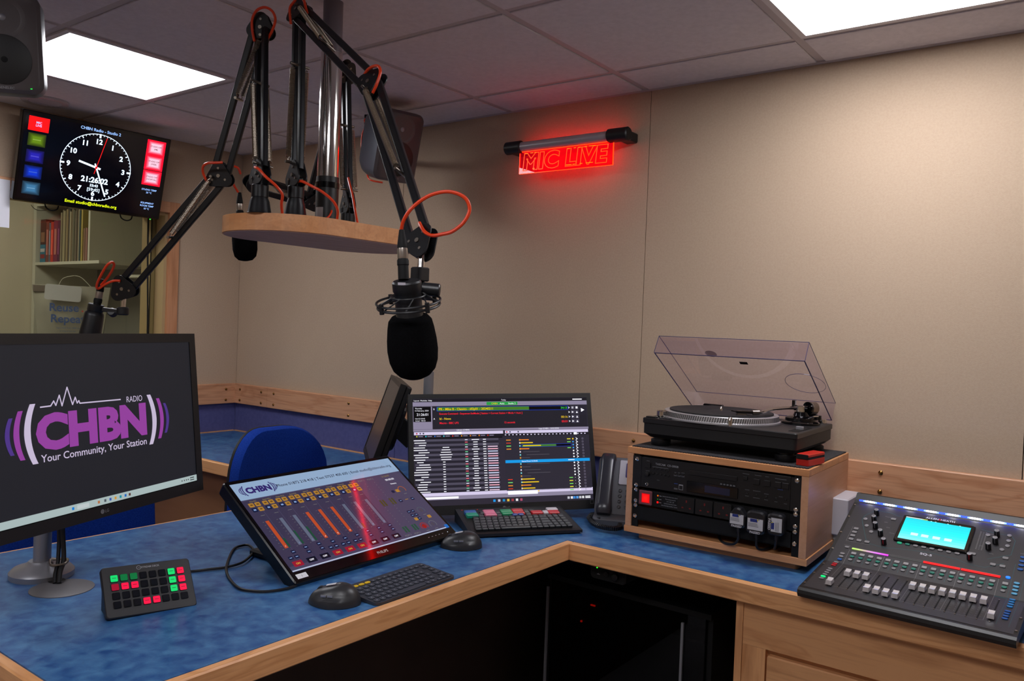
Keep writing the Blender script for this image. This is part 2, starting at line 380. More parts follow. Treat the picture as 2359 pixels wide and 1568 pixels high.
# round vent in the ceiling above the clock
t = thing('ceiling_vent', 'round slatted ceiling vent above the clock screen', 'vent', T3((-3.55, 1.50, ZC-.0015)))
part(G().lathe([(.062, -.004), (.085, -.006), (.088, 0), (.088, .002), (.062, .002)], TEE, 32), 'rim', t)
for a in range(-4, 5):
    h = math.sqrt(max(.06**2-(a*.013)**2, .0001)); part(G().box((0, 0, 0), (.006, 2*h, .003), TEE), 'slat', t, M=T3((a*.013, 0, -.004)) @ Matrix.Rotation(.6, 4, 'Y'))
part(G().cyl((0, 0, -.001), (0, 0, .001), .06, MATTE), 'backing', t)

# dado rail boards with cover screws
def rail_y(x0, x1, screws, name):
    t = struct(bx(x0+.0006, x1-.0006, YB-.022, YB-.0005, .892, .996, RAIL, ch=.003), name)
    for sx in screws:
        for z in (.912, .968): part(G().lathe([(.0065, 0), (.0065, .002), (.004, .0045), (.001, .005)], BRASS, 12, d=(0, -1, 0)), 'cover_screw', t, M=T3((sx, YB-.022, z)))
    return t
rail_y(-3.728, -3.453, (-3.681, -3.50), 'trim_1')
rail_y(-3.453, -2.04, (-3.398, -2.842, -2.1), 'trim_2')
rail_y(-2.04, -.66, (-1.98, -1.36, -.72), 'trim_3')
rail_y(-.66, XR, (-.546, .05), 'trim_4')
t = struct(bx(XL+.0005, XL+.022, YF, YB-.001, .892, .996, RAILY, ch=.003), 'trim_5')
for sy in (YB-.075, 1.6, 1.0):
    for z in (.912, .968): part(G().lathe([(.0065, 0), (.0065, .002), (.004, .0045), (.001, .005)], BRASS, 12, d=(1, 0, 0)), 'cover_screw', t, M=T3((XL+.022, sy, z)))

# ------------------------------------------------------------------ the room behind the window
R2X = -5.45
g = G(); bx(R2X-.1, R2X, -1.6, 2.75, 0, 2.4, CREAM, g); struct(g, 'wall_far_room')
g = G(); bx(R2X, -3.95, 2.65, 2.75, 0, 2.4, CREAM, g); struct(g, 'wall_far_room_side')
g = G(); bx(R2X, -3.95, -1.6, -1.5, 0, 2.4, CREAM, g); struct(g, 'wall_far_room_near')
g = G(); bx(R2X-.1, -3.95, -1.6, 2.75, -.1, 0, mat('far_floor', (90, 86, 80), .8), g); struct(g, 'floor_far_room')
g = G(); bx(R2X-.1, -3.95, -1.6, 2.75, 2.4, 2.45, TILE, g); struct(g, 'ceiling_far_room')
t = thing('ceiling_light', 'ceiling light panel in the room behind the window', 'light panel', T3((-4.7, 1.2, 2.39)))
part(G().box((0, 0, 0), (.55, .55, .012), mat('far_diffuser', (255, 255, 255), .4, emit=PANEL2, ecol=(255, 250, 235))), 'diffuser', t)
part(G().box((0, 0, .004), (.58, .58, .01), TEE), 'frame', t)
# white shelf unit: fronts face the camera side
SF = 2.25
t = thing('shelf_unit', 'white wall shelf unit with books, seen through the window', 'shelf', T3((-5.0, 2.45, 1.1)))
part(bx(-5.44, -5.40, SF, 2.64, .6, 2.02, WHITE), 'side_panel', t, world=True)
part(bx(-4.735, -4.715, SF, 2.64, 1.635, 1.98, WHITE), 'divider', t, world=True)
part(bx(-5.40, -4.60, SF, 2.64, 1.617, 1.634, WHITE), 'shelf_board', t, world=True)
part(bx(-5.40, -4.12, SF, 2.64, 1.98, 2.0, WHITE), 'top_board', t, world=True)
part(bx(-4.60, -4.12, SF+.12, 2.64, 1.545, 1.56, WHITE), 'shelf_board', t, world=True)
part(bx(-5.40, -4.12, 2.632, 2.645, .6, 1.98, mat('shelf_back', (128, 126, 118), .7)), 'back_panel', t, world=True)
part(bx(-4.46, -4.42, 2.55, 2.60, .6, 1.98, mat('grey_post', (84, 84, 88), .5)), 'post', t, world=True)
books = [(.028, .27, (70, 40, 36), 'dark brown hardback book with a portrait spine, standing on a blue one'), (.022, .25, (120, 60, 52), 'faded red book with grey bands, left of the scarlet one'),
         (.012, .24, (92, 104, 122), 'thin grey-blue book between two red ones'), (.02, .245, (190, 50, 34), 'scarlet book with pale spine lettering'),
         (.028, .25, (120, 34, 70), 'thick crimson book next to the scarlet one'), (.016, .25, (84, 28, 66), 'thin plum-coloured book beside the crimson one')]
x = -5.385
g = G(); bx(x, x+.07, SF+.02, SF+.2, 1.635, 1.745, mat('bk_teal', (44, 120, 150), .6), g); bx(x+.006, x+.064, SF+.018, SF+.0205, 1.70, 1.72, WHITEL, g)
bx(x+.008, x+.062, SF+.018, SF+.0205, 1.66, 1.685, mat('bk_red', (150, 50, 50), .6), g)
solo(g, 'book', 'teal blue book with red and white spine, lowest at the left end', 'book', 'books on the far white shelf')
g = G(); bx(x, x+.07, SF+.02, SF+.2, 1.7455, 1.90, mat('bk_brown', (78, 46, 38), .6), g); bx(x+.012, x+.058, SF+.018, SF+.0205, 1.76, 1.82, mat('bk_tan', (150, 110, 84), .6), g)
solo(g, 'book', 'dark brown book with a tan picture, lying on the teal one', 'book', 'books on the far white shelf')
x += .074
for wd, h, c, lab in books[1:]:
    wd *= 1.9
    g = G(); m = mat('bk_%d_%d' % (c[0], c[1]), c, .6); bx(x+.0008, x+wd-.0008, SF+.02, SF+.2, 1.635, 1.635+h, m, g, ch=.001)
    bx(x+wd*.25, x+wd*.75, SF+.018, SF+.0202, 1.68, 1.635+h*.8, mat('bk_l_%d' % c[0], tuple(min(255, int(k_*1.25+45)) for k_ in c), .6), g)
    solo(g, 'book', lab, 'book', 'books on the far white shelf'); x += wd
mag = [((150, 140, 116)), ((122, 112, 92)), ((160, 150, 120)), ((104, 92, 80)), ((150, 132, 100)), ((88, 82, 78)), ((172, 160, 134)), ((130, 112, 88)), ((108, 104, 88)), ((146, 136, 118)), ((96, 84, 72)), ((160, 146, 124)), ((66, 84, 88)), ((180, 160, 90))]
x += .004
for q, c in enumerate(mag):
    wd = .0155+.004*((q*7) % 3); h = .295+.008*((q*5) % 3)
    g = G(); bx(x+.0005, x+wd-.0005, SF+.02+.004*(q % 2), SF+.22, 1.635, 1.635+h, mat('mg_%d' % q, c, .75), g)
    solo(g, 'magazine', 'worn thin magazine with faded spine, one of the tall upright row', 'magazine', 'upright magazines on the far white shelf'); x += wd
g = G(); bx(x-.2, x-.02, SF+.03, SF+.2, 1.945, 1.958, mat('mg_top', (60, 60, 64), .6), g); solo(g, 'magazine', 'dark magazine lying flat on top of the upright row', 'magazine')
for q in range(5):
    g = G(); bx(x+.0205+.0005, x+.0205+.0145, SF+.02+.003*(q % 2), SF+.16, 1.635, 1.635+.19+.003*(q % 2), mat('pk_%d' % q, (150-8*(q % 2), 116-6*(q % 3), 96), .75), g)
    solo(g, 'magazine', 'short pinkish booklet at the right end of the shelf, before the divider', 'magazine', 'short booklets on the far white shelf'); x += .015
# carrier bag with a note
t = thing('carrier_bag', 'pale carrier bag printed Reuse. Repeat. hanging below the far shelf', 'bag', pose(-4.65, 2.13, 1.183, .85) @ Matrix.Scale(.68, 4))
BAG = noisemat('bag_plastic', (176, 172, 160), (160, 156, 146), nscale=6, rough=.35)
g = G(); nx, nz = 14, 10; vs = []; fs = []
for sgn in (-1, 1):
    for j in range(nz+1):
        for i in range(nx+1):
            u = i/nx; v_ = j/nz; hw = .27-.03*(1-v_)+.02*v_
            vs.append(((u-.5)*2*hw, sgn*(.012+.05*math.sin(PI*u)*math.sin(PI*min(1, v_*.85+.1)))+.008*math.sin(9*u+5*v_), v_*.44))
o_ = (nx+1)*(nz+1)
for k in (0, 1):
    for j in range(nz):
        for i in range(nx):
            a = k*o_+j*(nx+1)+i; q = (a, a+1, a+nx+2, a+nx+1); fs.append(q if k == 0 else q[::-1])
for i in range(nx): fs.append((i+1, i, o_+i, o_+i+1))
for j in range(nz):
    a = j*(nx+1); fs.append((a, a+nx+1, o_+a+nx+1, o_+a)); a += nx; fs.append((a+nx+1, a, o_+a, o_+a+nx+1))
g.add(vs, fs, BAG, True); part(g, 'bag_body', t)
BLUET = mat('bag_print', (70, 96, 156), .5); REDT = mat('bag_dot', (200, 60, 60), .5)
g = G(); g.text('Reuse', -.03, .265, .066, BLUET, bold=.02, layer=.075); g.text('.', .105, .265, .066, REDT, bold=.02, layer=.075)
g.text('Repeat', .0, .175, .066, BLUET, bold=.02, layer=.075); g.text('.', .165, .175, .066, REDT, bold=.02, layer=.075)
g.text("bag's made from 100% recycled", .02, .10, .012, BLUET, layer=.075); g.text('as long as you can', .0, .075, .012, BLUET, layer=.075)
part(g, 'printing', t)
part(G().box((-.18, -.02, .41), (.2, .03, .05), mat('bag_grey', (112, 100, 92), .6), r=.01), 'bag_top', t)
part(G().box((-.06, -.0, .0), (.27, .002, .125), WHITEL, r=.02, axis='y'), 'note', t, M=T3((.02, -.082, .375)) @ Matrix.Rotation(.06, 4, 'Y'))
part(G().tube(spline([(-.1, 0, .43), (-.06, -.01, .5), (.05, 0, .52), (.14, 0, .44)]), .003, WHITE), 'handle', t)

# ------------------------------------------------------------------ L-shaped desk
DX0, DX1, DYF, DY0 = -2.21, -1.232, 1.953, .592     # wing left / right edge, run front, wing near end
t = thing('desk', 'large L-shaped desk with blue lino top and wooden edging along the back wall', 'desk', T3((-1.72, 1.9, 0)))
e = .022
g = G(); poly = [(XL+.012, DYF+.0), (DX0, DYF), (DX0+.008, DYF-.02), (DX0+.008, DY0+e), (DX1-e, DY0+e), (DX1-e, DYF+e), (XR, DYF+e), (XR, YB-.012), (XL+.012, YB-.012)]
poly[0] = (XL+.012, DYF+e); poly[1] = (DX0+.008, DYF+e); poly[2] = (DX0+.008, DYF-.02)
Tm = G(); Tm.prism([p for p in poly], DZ-.028, DZ, LINO); part(Tm, 'worktop', t, world=True)
part(bx(DX1-e, DX1, DY0, DYF+e, DZ-.05, DZ, WOODY, ch=.003), 'edge_strip', t, world=True)
part(bx(DX1+.0003, XR, DYF, DYF+e, DZ-.05, DZ, WOODX, ch=.003), 'edge_strip', t, world=True)
part(bx(DX0, DX1-e-.0003, DY0, DY0+e, DZ-.05, DZ, WOODX, ch=.003), 'edge_strip', t, world=True)
part(bx(DX0, DX0+.0078, DY0+e+.0003, DYF-.0003, DZ-.05, DZ, WOODY, ch=.001), 'edge_strip', t, world=True)
part(bx(XL+.012, DX0+.0078, DYF, DYF+e, DZ-.05, DZ, WOODX, ch=.003), 'edge_strip', t, world=True)
part(bx(XL+.012, XR-.001, YB-.0115, YB-.0005, DZ-.02, DZ+.004, WOODX), 'back_strip', t, world=True)
part(bx(XL+.0005, XL+.0115, DYF, YB-.012, DZ-.02, DZ+.004, WOODY), 'back_strip', t, world=True)
DARKP = noisemat('dark_panel', (54, 38, 30), (44, 30, 24), nscale=5, rough=.7)  # brown kept very dark: the shade under the desk wing is in the colour
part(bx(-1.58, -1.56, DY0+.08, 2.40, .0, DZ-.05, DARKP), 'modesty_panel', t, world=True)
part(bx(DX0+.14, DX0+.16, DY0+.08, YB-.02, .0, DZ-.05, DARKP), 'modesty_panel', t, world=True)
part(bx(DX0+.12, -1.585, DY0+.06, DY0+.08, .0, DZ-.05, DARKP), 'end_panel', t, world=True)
part(bx(XL+.02, DX0+.138, DYF+.06, DYF+.08, .0, DZ-.05, noisemat('counter_front', (150, 104, 70), (140, 96, 62), scale=(1, 1, 6), nscale=4, rough=.6)), 'front_panel', t, world=True)
part(bx(-1.0, -.0, 2.50, 2.515, 0, DZ-.05, MATTE), 'back_board', t, world=True)
# round grey cable port
t2 = thing('cable_port', 'round grey plastic cable port cover in the desk by the monitor pole', 'cable port', T3((-1.833, .836, DZ)))
part(G().lathe([(.064, 0), (.064, .0015), (.059, .003), (.001, .0035)], mat('port_grey', (92, 90, 94), .5), 40), 'cover', t2)
part(G().box((-.052, .012, .0036), (.022, .034, .0006), MATTE, r=.008), 'cable_slot', t2)
# cabinet under the right run
t = thing('cabinet', 'wooden cabinet with a panelled door below the mixing desk', 'cabinet', T3((-.1, 2.2, 0)))
CY = DYF+.024
part(bx(-.745, -.727, CY, 2.48, 0, DZ-.051, WOODZ), 'side_panel', t, world=True)
part(bx(XR-.03, XR-.012, CY, 2.48, 0, DZ-.051, WOODZ), 'side_panel', t, world=True)
part(bx(-.7265, XR-.0305, CY+.02, CY+.03, 0, DZ-.052, DOORW), 'carcass_front', t, world=True)
part(bx(-.7265, XR-.0305, CY+.003, CY+.02, .585, DZ-.052, DOORW), 'top_rail', t, world=True)
part(bx(-.7265, -.668, CY+.003, CY+.02, .02, .5845, WOODZ), 'stile', t, world=True)
d_ = part(bx(-.662, -.06, CY-.001, CY+.0195, .04, .572, DOORW, ch=.003), 'door', t, world=True)
part(G().box((0, 0, 0), (.44, .012, .36), WOODX, axis='y', ch=.005), 'raised_panel', d_, M=T3((-.361+.1, CY-.005-2.2, .30)))
d_ = part(bx(-.052, .55, CY-.001, CY+.0195, .04, .572, DOORW, ch=.003), 'door', t, world=True)
# small headphone unit under the worktop
t = thing('headphone_amplifier', 'small black unit with a green lamp fixed beneath the desk corner', 'amplifier', T3((-1.13, 2.0, .655)))
part(G().box((0, .06, .014), (.115, .12, .046), MATTE, r=.012, axis='y', ch=.002), 'case', t)
part(G().lathe([(.009, 0), (.009, .012), (.007, .014)], PLASTIC, 18, d=(0, -1, 0)), 'volume_knob', t, M=T3((.028, 0, .012)))
part(G().lathe([(.007, 0), (.007, .004)], PLASTIC, 18, d=(0, -1, 0)), 'socket', t, M=T3((-.004, 0, .012)))
part(G().cyl((-.035, .001, .024), (-.035, -.002, .024), .0016, E((40, 255, 40), 3)), 'power_lamp', t)
part(G().text('◦', -.03, .008, .008, SILVER, layer=.001).rect(-.03, .006, .01, .0015, SILVER, .001), 'marking', t)
# black equipment rack below the desk corner
t = thing('equipment_rack', 'black equipment rack with a glass door below the desk corner', 'rack', T3((-1.14, 2.14, 0)))
part(bx(-1.40, -.86, 2.10, 2.48, .575, .59, MATTE), 'top_panel', t, world=True)
part(bx(-1.40, -1.385, 2.115, 2.48, .02, .575, MATTE), 'side_panel', t, world=True)
part(bx(-.875, -.86, 2.115, 2.48, .02, .575, MATTE), 'side_panel', t, world=True)
part(bx(-1.385, -.875, 2.465, 2.48, .02, .575, MATTE), 'back_panel', t, world=True)
part(bx(-1.385, -.875, 2.12, 2.465, .02, .04, MATTE), 'bottom_panel', t, world=True)
part(bx(-1.384, -.876, 2.101, 2.1145, .035, .574, glassmat('rack_glass', (120, 120, 124))), 'glass_door', t, world=True)
for x in (-1.398, -.945): part(bx(x, x+.007, 2.094, 2.1005, .03, .55, SILVER), 'door_strip', t, world=True)
part(bx(-1.37, -.89, 2.20, 2.42, .47, .51, MATTE), 'rack_unit', t, world=True)
u_ = part(bx(-1.37, -.89, 2.20, 2.42, .40, .462, PLASTIC), 'rack_unit', t, world=True)
for x in (-1.27, -1.2, -1.12, -1.06, -1.0): part(bx(x, x+.022, 2.195, 2.1995, .475, .503, mat('dim_label', (60, 62, 70), .6)), 'socket_label', t, world=True)
part(G().box((-1.29, 2.197, .49), (.016, .004, .004), E((255, 30, 10), 4)), 'red_lamp', t, world=True)
part(G().box((-1.33, 2.197, .43), (.005, .004, .005), E((255, 30, 10), 4)), 'red_lamp', t, world=True)

# ------------------------------------------------------------------ office chairs
def chair(name, label, x, y, yaw, grp):
    t = thing(name, label, 'chair', pose(x, y, 0, yaw), grp)     # faces local -y
    SH = mat('chair_shell', (20, 22, 26), .5)
    def pad(w, h, thick, bend, mt, z0, y0, top=.0):
        o = rrect(w, h, w*.36, 8); vs = []; fs = []; n = len(o); rings = [(1, -.5), (1, .1), (.97, .3), (.86, .45), (.6, .5), (.3, .5)]
        for s_, d in rings:
            for p in o:
                px, pz = p[0]*s_, p[1]*s_; taper = 1-.12*(pz/h+.5)
                vs.append((px*taper, y0-thick*d+bend*(px/(w/2))**2*-1, z0+h/2+pz))
        for j in range(len(rings)-1):
            for i in range(n): fs.append((j*n+i, j*n+(i+1) % n, (j+1)*n+(i+1) % n, (j+1)*n+i))
        fs.append(list(range(n))[::-1]); fs.append([(len(rings)-1)*n+i for i in range(n)])
        return G().add(vs, fs, mt, True)
    part(pad(.48, .50, .06, .05, CHAIRF, .43, 0), 'backrest', t)
    part(pad(.483, .503, .02, .05, SH, .4285, .030), 'back_shell', t)
    g = G(); g.box((0, -.30, .44), (.47, .45, .07), CHAIRF, r=.12, ch=.02); part(g, 'seat', t)
    part(G().box((0, -.28, .395), (.44, .42, .02), SH, r=.12, ch=.005), 'seat_shell', t)
    part(G().tube(spline([(0, .075, .62), (0, .09, .50), (0, .06, .39), (0, -.1, .375)]), .018, SH), 'back_bracket', t)
    part(G().cyl((0, -.28, .10), (0, -.28, .385), .025, SH), 'gas_column', t)
    for k in range(5):
        a = 2*PI*k/5; c, s_ = math.cos(a), math.sin(a)
        part(G().bar((0, -.28, .10), (.27*c, -.28+.27*s_, .07), .04, .03, (-s_, c, 0), SH), 'base_arm', t)
        part(G().cyl((.27*c-.02*s_, -.28+.27*s_+.02*c, .028), (.27*c+.02*s_, -.28+.27*s_-.02*c, .028), .028, SH, ch=.004), 'castor', t)
    return t
chair('office_chair', 'blue fabric office chair behind the desk wing, left of the tilted touchscreen', -2.60, 1.965, PI/2+.05, 'blue office chairs')
chair('office_chair', 'blue fabric office chair mostly hidden behind the large left monitor', -2.62, 1.235, PI/2-.05, 'blue office chairs')

# ------------------------------------------------------------------ wall screen with the studio clock
TVM = pose(-3.5925, 1.7332, 1.9718, 1.4503, .2469, .0205)
t = thing('wall_screen', 'black wall-mounted flat screen showing the studio clock', 'screen', TVM)
g = G(); g.box((0, .022, 0), (.602, .044, .372), GLOSS, r=.006, axis='y', ch=.003); part(g, 'casing', t)
part(G().box((0, .055, 0), (.42, .022, .26), PLASTIC, r=.01, axis='y', ch=.004), 'rear_housing', t)
part(G().bar((0, .06, 0), (0, .145, .06), .09, .09, (1, 0, 0), PLASTIC), 'wall_bracket', t)
scr_ = part(G().rect(0, 0, .580, .345, mat('tv_glass', (3, 3, 5), .08, emit=.012, ecol=(60, 60, 110)), .0008), 'display', t)
WH = E((215, 235, 255), 1.6); BL = E((150, 190, 255), 1.2)
g = G()
g.arc(0, .002, .143, 0, 2*PI, .0027, WH, .0014, 64)
for k in range(60):
    a = 2*PI*k/60; q = 12 if k % 5 == 0 else 6; r0 = .143
    r1 = .143-(.013 if k % 15 == 0 else .010 if k % 5 == 0 else .006)
    g.line([(r0*math.sin(a), .002+r0*math.cos(a)), (r1*math.sin(a), .002+r1*math.cos(a))], .0075 if k % 15 == 0 else .004 if k % 5 == 0 else .002, WH, .0014)
for n_ in range(1, 13):
    a = 2*PI*n_/12; g.text(str(n_), .112*math.sin(a), .002+.112*math.cos(a), .0215, WH, bold=.035, layer=.0014)
part(g, 'clock_dial', scr_)
g = G()
def hand(deg, r, w_, m, back=.012, lay=.002):
    a = math.radians(deg); g.line([(-back*math.sin(a), .002-back*math.cos(a)), (r*math.sin(a), .002+r*math.cos(a))], w_, m, lay)
hand(283, .072, .0085, WH, .016); hand(157, .128, .006, WH, .016); hand(12, .134, .0022, E((255, 20, 20), 1.5), .028, .0024)
g.arc(0, .002, .003, 0, 2*PI, .004, E((255, 20, 20), 1.5), .0026, 12)
part(g, 'clock_hands', scr_)
g = G()
g.text('CHBN Radio - Studio 2', 0, .161, .0125, BL, bold=.02, layer=.0014)
g.text('21:26:02', 0, -.052, .0235, WH, bold=.035, layer=.0018); g.text('33:43', 0, -.0765, .0115, WH, bold=.03, layer=.0018); g.text('[59:45]', 0, -.0945, .0135, WH, bold=.015, layer=.0018)
g.text('Email studio@chbnradio.org', 0, -.157, .0135, E((220, 240, 20), 1.4), bold=.015, layer=.0014)
for y, s_ in ((-.056, 'STUDIO TEMP'), (-.069, '20 °C'), (-.117, 'EQUIPMENT'), (-.130, 'ROOM TEMP'), (-.143, '18 °C')): g.text(s_, .236, y, .0078, BL, bold=.02, layer=.0014)
part(g, 'screen_lettering', scr_)
g = G(); g.rect(-.239, .136, .076, .057, E((255, 8, 12), 1.6), .0012).text('MIC', -.239, .142, .009, BL, layer=.0016, bold=.02).text('LIVE', -.239, .130, .009, BL, layer=.0016, bold=.02)
part(g, 'status_tile', scr_, 'red tile reading MIC LIVE')
for y, c, nm in ((.0715, (110, 150, 20), 'olive green'), (.0035, (40, 36, 190), 'violet blue'), (-.0615, (14, 60, 225), 'bright blue'), (-.128, (70, 130, 175), 'pale blue')):
    g = G()
    for k in range(5):
        s_ = 1-.13*k; cc = tuple(int(v_*(.45+.14*k)) for v_ in c); g.rect(-.24, y, .066*s_, .052*s_, E(cc, .8), .0012+.0001*k)
    g.rect(-.24, y, .03, .004, E(tuple(min(255, v_+60) for v_ in c), .6), .0018); part(g, 'status_tile', scr_, nm+' tile')
for y, s_ in ((.1345, 'FM'), (.0675, 'WEB'), (-.002, 'HOSPITAL')):
    g = G(); g.rect(.239, y-(.0 if s_ != 'HOSPITAL' else -.0), .082, .0665, E((255, 6, 40), 1.5), .0012)
    for k in range(4): g.rect(.239, y, .066*(1-.12*k), .054*(1-.12*k), E((255, 60+45*k, 90+42*k), 1.1), .0013+.0001*k)
    g.text('STUDIO OFF', .239, y+.006, .0065, MATTE, layer=.0019, bold=.01).text('(%s)' % s_, .239, y-.006, .0065, MATTE, layer=.0019, bold=.01)
    part(g, 'status_tile', scr_, 'red and pink tile reading STUDIO OFF (%s)' % s_)
part(G().box((.262, .004, -.1895), (.004, .004, .003), E((40, 255, 60), 2)), 'power_lamp', t)
for sx_ in (-.14, .17):
    part(G().tube(spline([(sx_-.028, .05, -.18), (sx_-.022, .04, -.205), (sx_, .035, -.214), (sx_+.022, .04, -.205), (sx_+.028, .05, -.18)]), .0028, MATTE), 'cable_loop', t)
g = G(); g.tube(spline([(-3.70, 2.035, 1.80), (-3.722, 2.05, 1.6), (-3.724, 2.06, 1.3), (-3.726, 2.062, .96)]), .004, MATTE); solo(g, 'screen_cable', 'thin black cable hanging from the clock screen down the window frame', 'cable')

# ------------------------------------------------------------------ desktop monitors
def monitor(name, label, M, w_, h_, bezel, bot, m_bez=PLASTIC, depth=.045):
    t = thing(name, label, 'monitor', M)
    ih = h_-bezel-bot; cz = (bot-bezel)/2
    g = G()
    for a in (-1, 1): g.box((a*(w_/2-bezel/2), .010, cz), (bezel, .02, ih), m_bez, axis='y', ch=.0)
    g.box((0, .010, h_/2-bezel/2), (w_, .02, bezel), m_bez, axis='y'); g.box((0, .010, -h_/2+bot/2), (w_, .02, bot), m_bez, axis='y')
    part(g, 'bezel', t)
    part(G().box((0, .0305, 0), (w_-.002, .020, h_-.002), PLASTIC, r=.006, axis='y', ch=.004), 'rear_casing', t)
    part(G().box((0, .052, 0), (w_*.55, .022, h_*.55), PLASTIC, r=.03, axis='y', ch=.006), 'rear_housing', t)
    return t, (w_-2*bezel, ih, cz)
def lglogo(g, x, y):
    g.arc(x-.008, y, .0042, 0, 2*PI, .0008, SILVER, .0004, 20); g.arc(x-.008, y, .002, 0, 2*PI, .0042, mat('logo_dot', (110, 110, 114), .4), .0003, 16)
    g.text('LG', x+.004, y, .0065, SILVER, layer=.0004, bold=.005)
# large left monitor
LM = pose(-1.6795, .8341, 1.1208, 1.9168, -.105, 0)
t, (sw, sh, cz) = monitor('monitor', 'large black monitor at the left showing the radio logo on a dark desktop', LM, .6145, .379, .0205, .024)
DESK = mat('dark_desktop', (14, 15, 18), .5, emit=.7, ecol=(30, 31, 38), spec=.35)  # grey emission also paints the antiglare haze over the dark screen
d_ = part(G().rect(0, .0065, .574, .341, DESK, -.002), 'display', t)
P1 = E((150, 62, 160), .85, rough=.5); P2 = E((78, 50, 140), .8, rough=.5); P3 = E((205, 192, 220), .85, rough=.5)
g = G()
L0 = -.0012
g.text('CHBN', -.0117, .002, .0655, P1, bold=.055, layer=L0, sx=1.0)
W0 = E((205, 192, 220), .85, rough=.5)
# fit the lettering to the measured logo width
xs = [v_.x for v_ in g.v]; kx = .288/(max(xs)-min(xs)); mx_ = (max(xs)+min(xs))/2
g.v = [V((-.0117+(v_.x-mx_)*kx, v_.y, v_.z)) for v_ in g.v]
g.line([(-.1425, .049), (-.119, .0495), (-.1115, .0585), (-.107, .0495), (-.0977, .0687), (-.0925, .0475), (-.0782, .0831), (-.067, .0479), (-.0595, .0619), (-.0555, .050), (-.051, .0545), (-.0488, .0491), (.0593, .0483)], .0026, W0, L0)
g.text('RADIO', .0998, .0472, .0132, W0, 'CENTER', L0, sx=.86)
k0 = len(g.v); g.text('Your Community, Your Station', -.009, -.0485, .0148, W0, 'CENTER', L0, bold=.008)
xs = [v_.x for v_ in g.v[k0:]]; kx = .2765/(max(xs)-min(xs)); mx_ = (max(xs)+min(xs))/2
g.v[k0:] = [V((-.009+(v_.x-mx_)*kx, v_.y, v_.z)) for v_ in g.v[k0:]]
def paren(sx_, xm, hh, bow, wd, m, cy=0.):
    o = []; n = 16
    vs = []
    for i in range(n+1):
        u = -1+2*i/n; xx = xm-sx_*bow*(u*u); ww = wd*(1-.15*abs(u)); vs += [(xx-ww/2, -L0, cy+u*hh), (xx+ww/2, -L0, cy+u*hh)]
    g.add(vs, [(2*i, 2*i+1, 2*i+3, 2*i+2) for i in range(n)], m)
paren(-1, -.174, .0565, .0145, .0145, P3); paren(-1, -.1975, .0455, .011, .0125, P1); paren(-1, -.2165, .034, .009, .010, P2)
paren(1, .157, .0555, .0145, .0135, P3, -.003); paren(1, .181, .0455, .011, .0115, P1, -.003); paren(1, .1995, .034, .009, .009, P2, -.004)
part(g, 'radio_logo', d_)
g = G(); g.rect(0, -.1565, .574, .0145, E((172, 190, 190), .85, rough=.5), L0)
for x, c in ((-.080, (0, 130, 220)), (-.015, (190, 120, 70)), (.002, (80, 90, 100)), (.016, (60, 90, 180)), (.030, (220, 160, 60)), (.044, (0, 150, 170)), (.058, (20, 110, 200)), (.070, (90, 50, 40))):
    g.rect(x, -.1565, .0055, .0055, E(c, .8, rough=.5), L0+.0003)
g.rect(-.055, -.1565, .03, .008, E((196, 206, 208), .85, rough=.5), L0+.0003)
for x in (.235, .243, .250, .2565): g.rect(x, -.1565, .003, .003, E((60, 66, 70), .8), L0+.0003)
g.rect(.270, -.154, .014, .0022, E((60, 66, 70), .8), L0+.0003); g.rect(.270, -.159, .014, .0022, E((60, 66, 70), .8), L0+.0003)
part(g, 'taskbar', d_)
g = G(); lglogo(g, 0, -.1772); part(g, 'maker_mark', t)
# pole and flat arm on a round base
t = thing('monitor_stand', 'silver round-based monitor pole standing on the desk at the left', 'monitor stand', T3((-1.955, .846, DZ)))
part(G().lathe([(.066, 0), (.067, .012), (.060, .020), (.035, .028), (.027, .036)], SILVER, 40), 'base', t)
part(G().cyl((0, 0, .03), (0, 0, .44), .0185, SILVER, n=24), 'pole', t)
part(G().lathe([(.026, .34), (.026, .40)], SILVER, 24), 'clamp_collar', t)
c0 = WM['monitor_stand'].inverted() @ (LM @ V((0, .064, 0)))
part(G().bar((0, 0, .375), (c0.x*.55, c0.y*.55+.02, .375), .03, .05, (0, 0, 1), SILVER).bar((c0.x*.55, c0.y*.55+.02, .375), c0, .028, .045, (0, 0, 1), SILVER), 'arm', t)
g = G(); g.tube(spline([(-1.915, .868, .90), (-1.915, .872, .84), (-1.895, .866, .79), (-1.875, .850, .77), (-1.862, .842, DZ+.004)]), .0055, CABLEB); g.tube(spline([(-1.922, .862, .90), (-1.925, .868, .84), (-1.90, .856, .787), (-1.88, .842, .765), (-1.868, .836, DZ+.004)]), .0045, CABLEB)
solo(g, 'monitor_cable', 'black cables tied beside the silver pole, going into the grey port', 'cable')
g = G(); g.tube(spline([(-1.932, .856, .785), (-1.905, .878, .787), (-1.882, .862, .784), (-1.90, .842, .781), (-1.93, .852, .785)]), .003, STEEL); solo(g, 'cable_tie', 'grey tie looped round the cables at the silver pole base', 'cable tie')

